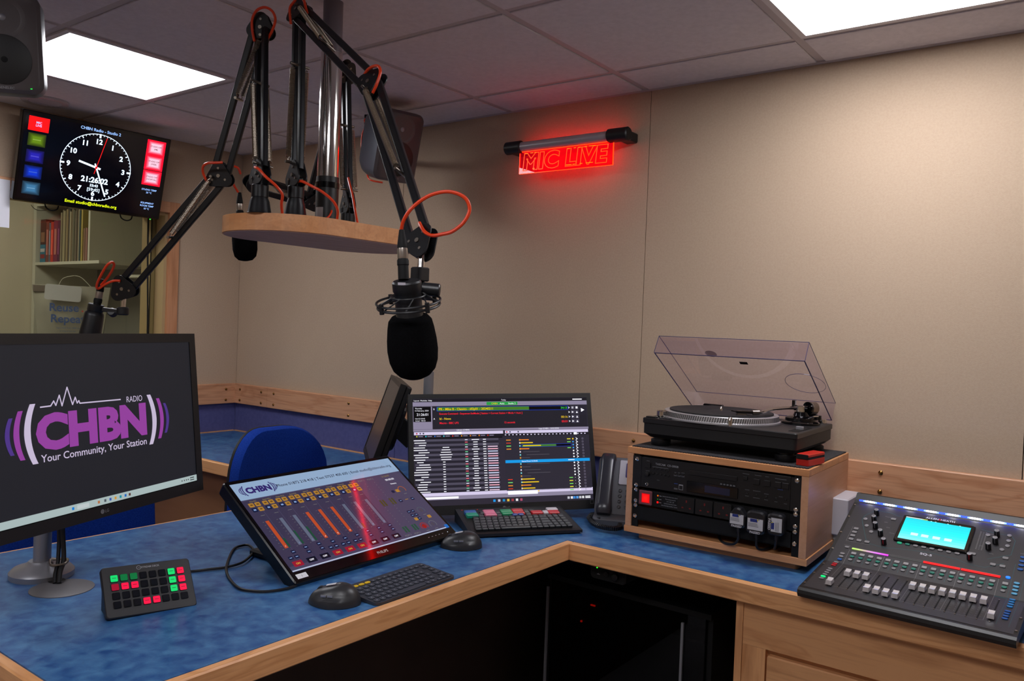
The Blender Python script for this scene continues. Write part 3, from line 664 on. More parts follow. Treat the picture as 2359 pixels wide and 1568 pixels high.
# playout monitor at the back
RM = pose(-1.5596, 2.0632, .9530, .8916, -.2626, -.0235) @ Matrix.Scale(1.095, 4)
t, (sw, sh, cz) = monitor('monitor', 'black monitor showing the playout list, behind the coloured-key keyboard', RM, .556, .345, .013, .026, noisemat('brushed_black', (22, 22, 24), (30, 30, 32), scale=(1, 1, 40), nscale=20, rough=.4))
RY = .0065
BG = E((52, 48, 62), .75); d_ = part(G().rect(0, RY, .530, .306, BG, -.002), 'display', t)
def yr(v): return v+.0035
g = G(); L1 = -.0012
DK_ = E((40, 38, 48), .7); LIL = E((205, 196, 225), 1.05); LIL2 = E((150, 142, 168), .8); BLK = E((2, 2, 4), .6)
YEL = E((240, 200, 30), 1.); REDT_ = E((255, 30, 50), 1.); GRN = E((60, 220, 90), 1.); WHT = E((240, 240, 250), 1.1)
DX_ = -.001
g.rect(0, .1540, .530, .0085, E((30, 28, 36), .7), L1); g.rect(0, .1435, .530, .012, LIL2, L1)
g.rect(0, .1435, .094, .0095, E((40, 160, 70), .9), L1+.0002).text('CHBN', -.023, .1435, .005, YEL, layer=L1+.0004).text('Auto', .0, .1435, .005, WHT, layer=L1+.0004).text('Studio 2', .03, .1435, .005, WHT, layer=L1+.0004)
g.text('Layout  Modules  Help', -.235, .154, .0042, WHT, layer=L1+.0002).text('Today', .005, .154, .0042, WHT, layer=L1+.0002)
g.rect(.235, .154, .03, .003, WHT, L1+.0002)
g.rect(-.237, .1035, .056, .066, LIL2, L1); g.rect(-.238, .114, .051, .044, BLK, L1+.0002)
g.text('Thursday', -.2585, .131, .004, WHT, 'LEFT', L1+.0004).text('15 February, 2024', -.2585, .1245, .004, WHT, 'LEFT', L1+.0004).text('21:26:01', -.2375, .1135, .0075, WHT, layer=L1+.0004)
g.text('Hard 21:59:45', -.2585, .1015, .0036, WHT, 'LEFT', L1+.0004).text('Actual  +00:10', -.2585, .0955, .0036, WHT, 'LEFT', L1+.0004)
g.rect(.0275, .1035, .470, .067, DK_, L1)
g.rect(0.0045, .1285, .4, .0125, E((20, 60, 200), .9), L1+.0002).rect(0.0045, .1285, .397, .0105, BLK, L1+.0003).rect(-.056, .1285, .276, .0105, E((74, 130, 40), .8), L1+.0004)
g.text('PR - Mike B - Classics - s02p01 - 20240211', -.189, .1285, .0068, YEL, 'LEFT', L1+.0006, bold=.01).text('34:13', .191, .1285, .0068, GRN, 'CENTER', L1+.0006)
g.text('Execute Command - Sequencer.SetMode [ Station = Current Station > Mode = Auto ]', -.188, .115, .0055, REDT_, 'LEFT', L1+.0003, sx=.94, bold=.008)
g.text('Id - News', -.188, .1005, .0062, YEL, 'LEFT', L1+.0003, bold=.01).text('Macro - BBC LP2', -.188, .088, .0058, REDT_, 'LEFT', L1+.0003, bold=.008).text('12 seconds', .021, .087, .0055, REDT_, layer=L1+.0003, bold=.008)
g.text('00:16', .191, .101, .0068, YEL, layer=L1+.0003).text('00:01', .191, .0875, .0068, REDT_, layer=L1+.0003)
g.text('B', -.2035, .1285, .005, WHT, layer=L1+.0003).text('A', -.2035, .1005, .005, WHT, layer=L1+.0003)
for k, y in enumerate((.1285, .115, .101, .0875)):
    g.line([(.205, y+.002), (.209, y), (.205, y-.002)], .0012, WHT, L1+.0003)
    for x in (.2185, .2315):
        g.rect(x, y, .0115, .011, E((70, 66, 84), .8), L1+.0003)
        if k == 0: (g.rect(x-.0015, y, .0014, .006, WHT, L1+.0005), g.rect(x+.0015, y, .0014, .006, WHT, L1+.0005)) if x < .225 else g.rect(x, y, .006, .006, WHT, L1+.0005)
        else: g.quad([(x-.003, -L1-.0005, y-.003), (x+.003, -L1-.0005, y-.003 if x > .225 else y), (x if x > .225 else x-.003, -L1-.0005, y+.003)], WHT)
g.rect(.250, .121, .02, .03, E((40, 38, 50), .8), L1+.0003).quad([(.245, -L1-.0005, .115), (.256, -L1-.0005, .121), (.245, -L1-.0005, .127)], WHT)
part(g, 'player_panel', d_)
g = G()
g.rect(0, .067, .530, .006, LIL2, L1).text('Library (CHBN)', -.12, .067, .0042, WHT, layer=L1+.0003).text('Logs (CHBN - 15/02/2024)', .14, .067, .0042, WHT, layer=L1+.0003)
g.rect(-.132, .0585, .262, .0085, LIL, L1).rect(.134, .0585, .258, .0085, LIL, L1)
g.rect(-.15, .0585, .05, .006, WHT, L1+.0003)
for x, c in ((-.255, (200, 40, 60)), (-.245, (90, 80, 120)), (-.236, (40, 40, 60)), (.01, (220, 60, 60)), (.02, (40, 40, 80)), (.045, (60, 60, 80))): g.rect(x, .0585, .004, .004, E(c, .7), L1+.0003)
g.rect(0, .050, .530, .007, E((34, 32, 42), .7), L1)
for k, c in enumerate(((200, 200, 60), (60, 200, 220), (60, 120, 220), (80, 200, 220), (230, 60, 50), (230, 140, 30), (230, 130, 30), (230, 130, 40), (200, 60, 40))):
    g.rect(-.255+.026*k, .050, .0035, .0035, E(c, .9), L1+.0003).rect(-.244+.026*k, .050, .013, .0022, LIL2, L1+.0003)
for k in range(23): g.rect(.006+.0112*k, .050, .0045, .0028, LIL if k != 19 else WHT, L1+.0003)
g.rect(.222, .0505, .010, .0065, WHT, L1+.0002)
rs = random.Random(3)
n = 22
for k in range(n):
    y = .0385-k*.00693
    g.rect(-.1385, y, .245, .0062, E((40, 38, 50) if k % 2 else (84, 80, 98), .8), L1)
    g.rect(-.262+rs.uniform(.009, .030), y, .045*rs.uniform(.4, 1), .0021, WHT, L1+.0003)
    if k > 2: g.rect(-.172 if k < 9 else -.178, y, rs.uniform(.012, .04) if k < 9 else .007, .0020, WHT, L1+.0003)
    g.rect(-.112, y, .008, .0026, E(((220, 220, 240), (230, 100, 110), (110, 210, 150))[k % 3], .9), L1+.0003)
    g.rect(-.085, y, .013 if k % 4 else .022, .0020, WHT, L1+.0003); g.rect(-.058, y, .009, .0020, WHT, L1+.0003)
    if k > 2: g.rect(-.034, y, .030, .0028, E(((230, 200, 225), (240, 170, 190), (200, 210, 240))[k % 3], 1.0), L1+.0003)
g.rect(-.1335, .044, .26, .004, E((20, 19, 26), .7), L1)
part(g, 'library_list', d_)
g = G(); g.rect(.132, -.033, .260, .158, E((50, 47, 60), .75), L1)
ylw = [0, 1, 2, 3, 13, 14, 15, 16, 17]
rows = 18
for k in range(rows):
    y = .0345-k*.0088
    if k == 7: g.rect(.132, y-.001, .260, .0085, E((20, 150, 225), 1.), L1+.0003).text('StereoTimer 21:59:45', .075, y-.001, .004, WHT, layer=L1+.0006).rect(.204, y-.0005, .02, .002, WHT, L1+.0006); continue
    on = k in (0, 1, 2, 3) or k > 12
    if k == 2: g.rect(.130, y, .154, .0078, E((20, 60, 200), .9), L1+.0003).rect(.130, y, .152, .006, BLK, L1+.0004).rect(.107, y, .105, .006, E((74, 130, 40), .8), L1+.0005).rect(.085, y, .055, .0028, YEL, L1+.0007)
    elif k in (4, 5, 6, 8, 9, 10, 11, 12): g.rect(.062+.02*(k % 3), y, .03+.02*(k % 3), .0018, E((96, 92, 104), .6), L1+.0003)
    else: g.rect(.062+.006*(k % 3), y, .028+.012*(k % 3), .0028, YEL if k % 3 else E((235, 130, 40), 1.), L1+.0003)
    if on: g.rect(.014, y, .014, .0026, E(((240, 150, 50), (210, 60, 40), (120, 220, 120))[k % 3], .9), L1+.0003); g.rect(.200, y, .011, .0026, E(((230, 220, 60), (120, 220, 100))[k % 2], .9), L1+.0003)
    g.rect(.048, y, .0038, .0045, E(((230, 160, 60), (220, 215, 235), (120, 210, 220))[k % 3], .9), L1+.0003)
    g.arc(.213, y, .0012, 0, 2*PI, .0024, (WHT if 3 < k < 13 else E((60, 150, 230), 1.)) if k else YEL, L1+.0003, 8) if k < 13 else g.rect(.213, y, .0012, .0014, WHT, L1+.0003)
    g.line([(.2225, y+.0035), (.227, y), (.2225, y-.0035)], .0014, WHT, L1+.0003).line([(.224, y-.001), (.228, y-.001)], .0014, WHT, L1+.0003)
    g.line([(.2415, y-.002), (.2455, y-.002), (.2455, y+.002), (.2415, y+.002), (.2415, y-.002)], .0006, LIL2, L1+.0003)
part(g, 'log_list', d_)
g = G(); g.rect(0, -.1145, .530, .009, LIL, L1).rect(0, -.1245, .530, .011, LIL2, L1).rect(-.19, -.1245, .1, .006, WHT, L1+.0003).rect(.05, -.118, .09, .010, WHT, L1+.0004)
g.rect(0, -.138, .530, .0165, E((50, 46, 60), .75), L1)
for x, c in ((-.036, (30, 150, 230)), (-.022, (200, 200, 220)), (-.008, (30, 140, 200)), (.005, (230, 190, 70)), (.018, (160, 60, 70)), (.031, (240, 240, 245)), (.044, (180, 80, 110)), (.188, (200, 200, 210)), (.198, (235, 235, 245)), (.206, (60, 140, 220)), (.215, (90, 160, 230)), (.224, (200, 200, 210)), (.233, (230, 230, 235))): g.rect(x, -.138, .0068, .0068, E(c, .9), L1+.0003)
g.rect(.248, -.136, .016, .0025, WHT, L1+.0003).rect(.248, -.140, .016, .0025, WHT, L1+.0003)
part(g, 'taskbar', d_)
g = G(); lglogo(g, 0, -.1585); g.line([(.254, -.158), (.264, -.158), (.264, -.148), (.254, -.148), (.254, -.158)], .0008, SILVER, .0004); part(g, 'maker_mark', t)
part(G().bar((0, .062, -.02), (0, .12, -.06), .06, .06, (1, 0, 0), PLASTIC), 'arm_mount', t)
# monitor seen edge-on, facing the guests
M2 = pose(-2.050, 1.990, 1.014, -.708, -.32, 0)
t, _ = monitor('monitor', 'thin black monitor seen edge-on between the touchscreen and the playout monitor', M2, .44, .30, .014, .02, PLASTIC)
part(G().rect(0, .003, .412, .266, mat('blank_screen', (60, 56, 56), .3), -.002), 'display', t)
part(G().bar((0, .062, 0), (0, .13, -.03), .07, .07, (1, 0, 0), PLASTIC), 'arm_mount', t)
t = thing('monitor_pole', 'silver pole with monitor arms standing behind the playout monitor', 'monitor stand', T3((-1.937, 2.106, DZ)))
part(G().cyl((0, 0, .01), (0, 0, .44), .0175, SILVER, n=24), 'pole', t); part(G().lathe([(.05, 0), (.05, .012), (.03, .02)], SILVER, 32), 'base', t)
for q, tgt in enumerate((RM @ V((0, .12, -.06)), M2 @ V((0, .10, -.03)))):
    c0 = tgt-V((-1.937, 2.106, DZ)); z = c0.z; part(G().bar((0, 0, z), (c0.x, c0.y, z), .03, .045, (0, 0, 1), PLASTIC), 'arm', t)
    part(G().lathe([(.028, z-.025), (.028, z+.025)], PLASTIC, 24), 'clamp_collar', t)

# ------------------------------------------------------------------ tilted touchscreen
PM = pose(-1.6148, 1.4614, .8541, 1.5548, -.9941, -.0238)
t = thing('touchscreen', 'tilted black touchscreen showing the fader page, lying on a low stand', 'touchscreen', PM)
part(G().box((0, .018, 0), (.566, .034, .345), mat('touch_case', (12, 12, 14), .3), r=.008, axis='y', ch=.003), 'casing', t)
part(G().box((0, .048, -.02), (.36, .026, .22), PLASTIC, r=.02, axis='y', ch=.006), 'rear_housing', t)
TG = mat('touch_glass', (10, 9, 12), .07)
part(G().rect(0, 0, .560, .339, TG, .0006), 'front_glass', t)
def EP(c, st=.75): return E(c, st, rough=.06)
d_ = part(G().rect(.0, .008, .544, .300, EP((80, 74, 104), .7), .0010), 'display', t)  # emission raised to paint the greyish veil of room reflections
g = G(); LY = .0013
HD = EP((158, 186, 220), .75)
g.rect(0, .129, .544, .058, HD, LY)
NV = EP((62, 44, 130), .55); k0 = len(g.v)
g.text('CHBN', -.2047, .1290, .0195, NV, bold=.055, layer=LY+.0003); xs = [q.x for q in g.v[k0:]]; kx = .074/(max(xs)-min(xs)); m0 = (max(xs)+min(xs))/2
g.v[k0:] = [V((-.2047+(q.x-m0)*kx, q.y, q.z)) for q in g.v[k0:]]
for sgn in (-1, 1):
    for q, (dx, hh) in enumerate(((.044, .017), (.0495, .0135), (.0545, .010))):
        P_ = [(-.2047+sgn*(dx-.005*u*u), .129+u*hh) for u in [(-1+i/4) for i in range(9)]]; g.line(P_, .0028-.0004*q, NV, LY+.0003)
g.text('Phone 01872 218 418 | Text 07537 400 600 | Email studio@chbnradio.org', .054, .1285, .0098, EP((28, 28, 56), .5), layer=LY+.0003, bold=.008)
xs = [q.x for q in g.v]; part(g, 'header_banner', d_)
DGL = EP((30, 28, 42), .5); AMB = EP((205, 150, 60), .62); NAV = EP((24, 36, 74), .6); NAVT = EP((150, 180, 235), .7); ORG = EP((205, 84, 44), .72); SLT = EP((104, 112, 136), .75); GRNB = EP((28, 92, 66), .6)
CR = EP((170, 26, 54), .7); GRT = EP((150, 150, 150), .5)
heads = ['Pres Mic', 'Guest Mic 1', 'Guest Mic 2', 'Zetta Key', 'Zetta A', 'Zetta B', 'Cartwall', 'Television', 'Phone 1']
g = G(); g2 = G(); g3 = G()
for k in range(9):
    x = -.244+k*.0402
    g.rect(x-.0095+.0, -.0145, .0385, .222, EP((66, 60, 88), .7), LY-.0001)
    g.text(heads[k], x+.001, .0915, .0038, EP((196, 176, 90), .6), layer=LY+.0003)
    for dx, dy, am in ((-.0095, .080, 1), (.0085, .080, 1), (-.0095, .063, 0), (.0085, .063, 1)):
        g2.box((x+dx+.0, -LY, dy), (.0145, .0001, .0135), AMB if am else NAV, r=.002, axis='y'); g2.rect(x+dx, dy, .007, .005, EP((140, 96, 40), .55) if am else NAVT, LY+.0004)
    g.rect(x, .0415, .012, .0012, GRT, LY+.0003)
    on = k in (0, 3, 4, 5)
    g3.rect(x, -.0245, .0098, .093, ORG if on else SLT, LY+.0002)
    g3.text(str(k+1), x, -.065, .0045, WHT if on else NAVT, layer=LY+.0006)
    for q in range(10): g3.rect(x-.011, .02-q*.0103, .004, .0008, GRT, LY+.0002)
    gh = (.03, .045, .048, 0, 0, 0, .017, 0, 0)[k]
    if gh: g3.rect(x+.0095, -.070+gh/2, .0055, gh, GRNB, LY+.0002)
    for dx, dy in ((.009, -.086), (-.0085, -.102), (.009, -.102)) if k in (0, 3, 4, 5) else ((.008, -.082), (.008, -.097)):
        g2.box((x+dx, -LY, dy), (.0125, .0001, .0105), NAV, r=.002, axis='y'); g2.rect(x+dx, dy, .007, .0022, NAVT, LY+.0004)
    g2.box((x, -LY, -.1215), (.0275, .0001, .0165), CR if on else EP((16, 20, 44), .5), r=.002, axis='y')
    g2.text('ON' if on else 'OFF', x, -.1215, .0055, EP((235, 200, 60), .8) if on else WHT, layer=LY+.0004, bold=.01)
    if not on: g2.line([(x-.0137, -.1297), (x+.0137, -.1297), (x+.0137, -.1133), (x-.0137, -.1133), (x-.0137, -.1297)], .0005, EP((70, 80, 120), .6), LY+.0003)
    part(g, 'channel_header', d_); part(g3, 'fader_bar', d_); part(g2, 'channel_buttons', d_); g = G(); g2 = G(); g3 = G()
g = G()
for s_, x, y in (('PGM 1', .112, .090), ('PGM 2', .147, .090), ('PGM 3', .116, -.130), ('PGM 4', .151, -.131)): g.text(s_, x, y, .0062, GRT, layer=LY+.0003)
for x in (.124, .159):
    for q in range(9): g.rect(x-.006, .075-q*.0105, .002, .0015, GRT, LY+.0003); g.rect(x-.006, -.022-q*.011, .002, .0015, GRT, LY+.0003)
    for dx in (-.005, .005): g.rect(x+dx, -.005, .006, .024, EP((88, 90, 40), .5), LY+.0003); g.rect(x+dx, -.110, .006, .022, GRNB, LY+.0003)
g.text('21:26:02', .2065, .0905, .0065, EP((170, 150, 70), .6), layer=LY+.0003).text('00:00:00', .212, .0755, .0072, WHT, layer=LY+.0003).text('Rdisplay', .213, .0575, .005, WHT, layer=LY+.0003)
for x, y, c in ((.224, .0285, (190, 100, 40)), (.227, -.0600, (90, 96, 110)), (.1914, -.1153, (190, 40, 40)), (.2262, -.1156, (110, 110, 120))):
    g.arc(x, y, .0125, -.6, PI+.6, .0022, EP(c, .7), LY+.0003, 20); g.arc(x, y, .004, 0, 2*PI, .008 if c[0] == 190 and y < -.1 else .001, EP((180, 30, 30) if y < -.1 and c[0] == 190 else (100, 90, 40), .6), LY+.0002, 14); g.rect(x, y-.017, .012, .0015, GRT, LY+.0003)
g.box((.2055, -LY, .028), (.013, .0001, .011), AMB, r=.002, axis='y'); g.box((.237, -LY, -.087), (.013, .0001, .011), AMB, r=.002, axis='y')
g.box((.188, -LY, .028), (.011, .0001, .010), NAV, r=.002, axis='y')
for x, y in ((.187, -.010), (.233, -.012), (.182, -.055), (.197, -.055), (.184, -.07), (.199, -.07), (.199, -.085)): g.box((x, -LY, y), (.0125, .0001, .0105), NAV, r=.002, axis='y'); g.rect(x, y, .006, .002, NAVT, LY+.0004)
g.box((.186, -LY, -.085), (.0125, .0001, .0105), AMB, r=.002, axis='y'); g.rect(.211, -.010, .012, .002, AMB, LY+.0003)
g.rect(0, -.1395, .544, .0035, EP((190, 200, 225), .85), LY+.0004).rect(.2655, -.1355, .013, .013, EP((20, 110, 200), .8), LY+.0006)
part(g, 'meter_section', d_)
g = G(); g.text('PHILIPS', .0, -.156, .0085, mat('logo_silver', (190, 186, 186), .4), layer=.001, bold=.02)
for q in range(5): g.rect(.175+.014*q, -.155, .005, .0022, SILVER, .001)
part(g, 'maker_mark', t); part(G().rect(.252, -.155, .0016, .0016, E((220, 230, 255), 3), .0012), 'power_lamp', t)
g = G(); g.rect(-.2565, -.157, .030, .014, mat('bright_label', (225, 225, 232), .6), .0014); g.text('1', -.2565, -.157, .006, MATTE, layer=.0016); part(g, 'label_sticker', t, 'small white sticker marked 1')
g = G()
for q in range(4): g.rect(.178+.02*q, -.1695, .014, .0025, MATTE, .0009)
part(g, 'button_row', t)
# its stand: hinge barrels and feet
for sx_ in (-.19, .19):
    part(G().tube([PM @ V((sx_, .05, .03)), V(((PM @ V((sx_, .05, .03))).x-.02, (PM @ V((sx_, .05, .03))).y, DZ+.02))], .014, PLASTIC, 12), 'stand_leg', t, world=True)
g = G(); c_ = PM @ V((0, .05, .03)); bx(c_.x-.09, c_.x+.12, c_.y-.20, c_.y+.20, DZ, DZ+.018, PLASTIC, g, ch=.005); part(g, 'stand_base', t, world=True)
part(G().cyl((-.235, .045, -.035), (-.19, .045, -.035), .016, PLASTIC), 'hinge_barrel', t)
part(G().cyl((.19, .045, -.035), (.235, .045, -.035), .016, PLASTIC), 'hinge_barrel', t)

# ------------------------------------------------------------------ key pad with lit keys
KM = pose(-1.5859, .8982, .7892, 1.3822, -.7007, .0483) @ Matrix.Scale(.97, 4)
t = thing('key_pad', 'black desktop key pad with thirty-two square keys, some lit green and red', 'control pad', KM)
part(G().box((0, .006, 0), (.182, .012, .112), mat('pad_face', (34, 33, 36), .45), r=.007, axis='y', ch=.0015), 'faceplate', t)
g = G(); pts = [(-.085, .012, -.05), (.085, .012, -.05), (.085, .012, .05), (-.085, .012, .05)]
Wi = KM.inverted(); base = []
for p in pts: q = KM @ V(p); base.append(Wi @ V((q.x, q.y, DZ+.0005)) if q.z > DZ else V(p))
g.add([V(p) for p in pts]+base, [(0, 1, 2, 3), (4, 7, 6, 5), (0, 4, 5, 1), (1, 5, 6, 2), (2, 6, 7, 3), (3, 7, 4, 0)], PLASTIC); part(g, 'wedge_foot', t)
g = G(); g.arc(-.016, .0472, .0042, 0, 2*PI, .001, SILVER, .0004, 20); g.rect(-.0155, .0472, .003, .0008, SILVER, .0005); g.text('STREAM DECK', .0078, .0472, .0042, SILVER, layer=.0004, bold=.02); part(g, 'maker_mark', t)
lit = ['Ggg...GR', 'rRR...GR', '......GR', '...RR...']
cols = {'G': E((20, 215, 110), 1.), 'g': E((8, 120, 62), .8), 'R': E((245, 20, 70), 1.), 'r': E((170, 14, 50), .8), '.': mat('dark_key', (16, 20, 28), .15)}
kg = G(); meshes = {}
for c_, m_ in cols.items():
    q = G(); q.box((0, -.0008, 0), (.0152, .0018, .0152), mat('key_frame', (10, 11, 14), .2), r=.0022, axis='y', ch=.0004); q.box((0, -.0019, 0), (.0142 if c_ != '.' else .0125, .0004, .0142 if c_ != '.' else .0125), m_, r=.002, axis='y')
    if c_ in 'GR': q.rect(0, .0005, .008, .0012, mat('key_ink_'+c_, (6, 120, 60) if c_ == 'G' else (140, 10, 40), .5), .0023)
    meshes[c_] = q.mesh('key')
for r in range(4):
    for c in range(8): part(meshes[lit[r][c]], 'key', t, M=T3((-.0677+.01935*c, -.0003, .0285-.01935*r)))
g = G(); g.tube(spline([(-1.742, 1.03, .768), (-1.736, 1.055, .756), (-1.734, 1.086, .749), (-1.719, 1.123, .749), (-1.705, 1.16, .749), (-1.706, 1.207, .7515), (-1.759, 1.274, .753), (-1.821, 1.304, .751), (-1.835, 1.29, .750), (-1.825, 1.262, .749), (-1.77, 1.211, .749), (-1.696, 1.153, .749), (-1.627, 1.115, .749), (-1.553, 1.09, .749), (-1.511, 1.101, .749), (-1.484, 1.129, .749), (-1.475, 1.18, .749), (-1.50, 1.23, .75)]), .0032, CABLEB)
solo(g, 'pad_cable', 'black cable looping over the blue desk from the key pad to the touchscreen', 'cable')

# ------------------------------------------------------------------ small keyboard with three yellow keys
t = thing('keyboard', 'slim dark grey keyboard with round keys and three yellow ones, by the desk edge', 'keyboard', pose(-1.2535, 1.355, DZ, 1.59))
KG = mat('slate_plastic', (46, 50, 60), .5); KK = mat('slate_key', (52, 57, 68), .45); KI = mat('key_ink', (140, 146, 156), .6)
g = G(); o = rrect(.264, .117, .012, 5)
vs = [(p[0], p[1]+.0585, .001+.0*p[1]) for p in o]+[(p[0], p[1]+.0585, .006+(p[1]+.0585)*.075) for p in o]; n = len(o)
g.add(vs, [tuple(range(n))[::-1], tuple(range(n, 2*n))]+[(i, (i+1) % n, n+(i+1) % n, n+i) for i in range(n)], KG); part(g, 'body', t)
part(G().cyl((-.120, .107, .007), (.120, .107, .007), .0065, KG), 'battery_bar', t)
def kmesh(w_, h_, m_, r=.0055, z=.0022, ink=True):
    q = G(); q.box((0, 0, z/2), (w_, h_, z), m_, r=r, ch=.0004)
    if ink: q.box((0, 0, z+.00005), (.003, .003, .0001), KI, r=.0008)
    return q.mesh('key')
tl = math.atan(.075)
def kput(me, x, y, nm='key', lab=None, par=None): part(me, nm, par or t, lab, M=T3((x, y, .0062+y*.075)) @ Matrix.Rotation(tl, 4, 'X'))
KR = kmesh(.0148, .0138, KK); KF = kmesh(.0145, .0085, KK, r=.004); KY = kmesh(.0152, .0085, mat('yellow_key', (214, 176, 20), .45), r=.004, ink=False); KW = kmesh(.023, .0138, KK); KS = kmesh(.092, .0138, KK, ink=False)
for k in range(14): kput(KY if k in (1, 2, 3) else KF, -.119+.0183*k, .1, 'yellow_key' if k in (1, 2, 3) else 'key')
for r in range(4):
    y = .084-.0178*r
    for k in range(12): kput(KR, -.120+.0178*k+(0, .005, .009, .001)[r], y)
    kput(KW, .117-(0, .0, .002, .002)[r], y) if r != 1 else kput(KR, .118, y)
for k in range(4): kput(KR, -.120+.0178*k, .0128)
kput(KS, -.0105, .0128, 'space_bar')
for k in range(2): kput(KR, .046+.0178*k, .0128)
for k in range(3): kput(KF, .083+.0165*k, .0105)
kput(KF, .0995, .0195)

# ------------------------------------------------------------------ mice
def mouse(x, y, yaw, label):
    t = thing('mouse', label, 'mouse', pose(x, y, DZ, yaw), 'dark grey computer mice')
    vs = []; fs = []; n = 28; rings = 12
    for j in range(rings+1):
        a = j/rings*PI/2; rr = math.cos(a)**.75 if j < rings else .001
        for i in range(n):
            b = 2*PI*i/n; cx = math.cos(b); sy = math.sin(b)
            px = (.036+.003*(sy < 0)*-sy)*cx*rr+.004*(1-rr); py = .0575*sy*rr-.013*(1-rr)
            hz = .001+.042*math.sin(a)**1.1*(1-.10*max(0, sy))
            vs.append((px-.010*(cx < -.2)*rr*(1-abs(sy))*(a < .4), py, hz))
    for j in range(rings):
        for i in range(n): fs.append((j*n+i, j*n+(i+1) % n, (j+1)*n+(i+1) % n, (j+1)*n+i))
    fs.append(list(range(n))[::-1])
    MB_ = mat('mouse_body', (40, 41, 44), .38)
    part(G().add(vs, fs, MB_, True), 'body', t)
    part(G().cyl((-.003, .030, .026), (.005, .030, .026), .009, DGREY, n=18), 'scroll_wheel', t)
    part(G().box((0, 0, 0), (.010, .022, .0008), WHITEL, r=.002), 'label_sticker', t, M=T3((-.002, .008, .0408)) @ Matrix.Rotation(-.22, 4, 'X'))
    for k in (0, 1): part(G().box((0, 0, 0), (.003, .012, .004), SILVER, r=.001), 'thumb_button', t, M=T3((-.0315, .002+.014*k, .024)))
    return t
mouse(-1.335, 1.178, 2.15, 'dark grey contoured mouse in front, left of the slim keyboard')
mouse(-1.425, 1.705, 2.3, 'dark grey contoured mouse behind the touchscreen corner, beside the coloured-key keyboard')

# ------------------------------------------------------------------ wedge keyboard with coloured caps
KBM = pose(-1.3611, 1.9279, DZ, .9534)
t = thing('programmable_keyboard', 'black wedge keyboard with green, pink, red and blue caps in front of the playout monitor', 'keyboard', KBM)
g = G(); w_, d_ = .346, .19
vs = [(-w_/2, 0, .004), (w_/2, 0, .004), (w_/2, d_, .004), (-w_/2, d_, .004), (-w_/2, 0, .012), (w_/2, 0, .012), (w_/2, d_, .042), (-w_/2, d_, .042), (-w_/2+.01, .012, .015), (w_/2-.01, .012, .015), (w_/2-.01, d_-.008, .0435), (-w_/2+.01, d_-.008, .0435)]
g.add(vs, [(3, 2, 1, 0), (0, 1, 5, 4), (1, 2, 6, 5), (2, 3, 7, 6), (3, 0, 4, 7), (4, 5, 9, 8), (5, 6, 10, 9), (6, 7, 11, 10), (7, 4, 8, 11), (8, 9, 10, 11)], mat('kb_black', (20, 20, 22), .5)); part(g, 'body', t)
sl = (.042-.012)/.19; ta = math.atan(sl)
def cap(w, h, m, z=.009):
    q = G(); q.prism(rrect(w, h, .0015, 2), 0, z, m, ch=.0018); return q.mesh('key')
KB = mat('keycap_black', (30, 31, 33), .4); k1 = cap(.0172, .0172, KB)
def kp(me, x, y, nm='key', lab=None): part(me, nm, t, lab, M=T3((x, y, .0125+y*sl)) @ Matrix.Rotation(ta, 4, 'X'))
for r in range(5):
    y = .024+.0186*r
    if r == 0:
        for k in list(range(4))+list(range(9, 16)): kp(k1, -.143+.0188*k, y)
        kp(cap(.091, .0165, KB), -.143+.0188*6, y, 'space_bar')
    else:
        for k in range(16): kp(k1, -.143+.0188*k+(.003*r if k < 12 else 0), y)
CC = {'blue': (30, 92, 170), 'teal': (20, 150, 120), 'pink': (226, 120, 150), 'green': (24, 150, 96), 'red': (206, 30, 40), 'white': (215, 208, 214), 'royal': (20, 60, 150)}
CM = {k: mat('cap_'+k, v, .4) for k, v in CC.items()}
for c_, x, y, w_, h_ in (('blue', -.137, .1435, .036, .0172), ('teal', -.137, .121, .036, .021), ('pink', -.079, .1415, .036, .0205), ('pink', -.079, .120, .036, .0205), ('green', -.025, .1415, .036, .0172), ('green', -.025, .1225, .036, .0172),
                         ('red', .013, .1435, .036, .0172), ('red', .012, .1225, .036, .0172), ('red', .070, .1225, .036, .0205), ('red', .124, .120, .036, .021), ('white', .127, .1435, .036, .0172), ('white', .098, .122, .0165, .0172)):
    me = cap(w_, h_, CM[c_], .011)
    kp(me, x, y, c_+'_key', c_+' key')
for x in (-.100, -.0525, .040, .0585): kp(k1, x, .139)
for x in (-.110, -.0525, .040): kp(k1, x, .1195)
for x in (-.006, .0135): kp(cap(.0172, .012, CM['royal'], .0115), x, .1085, 'blue_key', 'blue key')
for x in (-.155, -.106): part(G().box((0, 0, .0005), (.003, .002, .001), E((255, 30, 20), 2)), 'indicator_lamp', t, M=T3((x, .174, .0125+.174*sl+.0012)))

# ------------------------------------------------------------------ telephone
TM = pose(-1.215, 2.235, DZ, .42)
t = thing('telephone', 'dark grey desk telephone with curly cord, left of the rack cabinet', 'telephone', TM)
tt_ = Matrix.Rotation(.96, 4, 'X')
TP = mat('phone_grey', (88, 90, 96), .45)
part(G().box((0, .10, .012), (.19, .21, .022), TP, r=.02, ch=.003), 'base', t, M=T3((0, -.03, .004)) @ Matrix.Rotation(.12, 4, 'X'))
part(G().box((0, 0, 0), (.19, .20, .022), TP, r=.015, ch=.003), 'body', t, M=T3((0, .075, .108)) @ tt_)
g = G(); prof = []
vs = []; fs = []; n = 16; rg = 15
for j in range(rg):
    u = j/(rg-1); zz = (u-.5)*.205; a = abs(u-.5)*2
    wd = .0215+.006*a**3; th = .010+.010*a**2; lift = .006+.012*(1-a**2)
    if j in (0, rg-1): wd *= .8; th *= .6
    for i in range(n): b = 2*PI*i/n; vs.append((wd*math.copysign(abs(math.cos(b))**.6, math.cos(b)), zz, .02+lift+th*math.copysign(abs(math.sin(b))**.7, math.sin(b))))
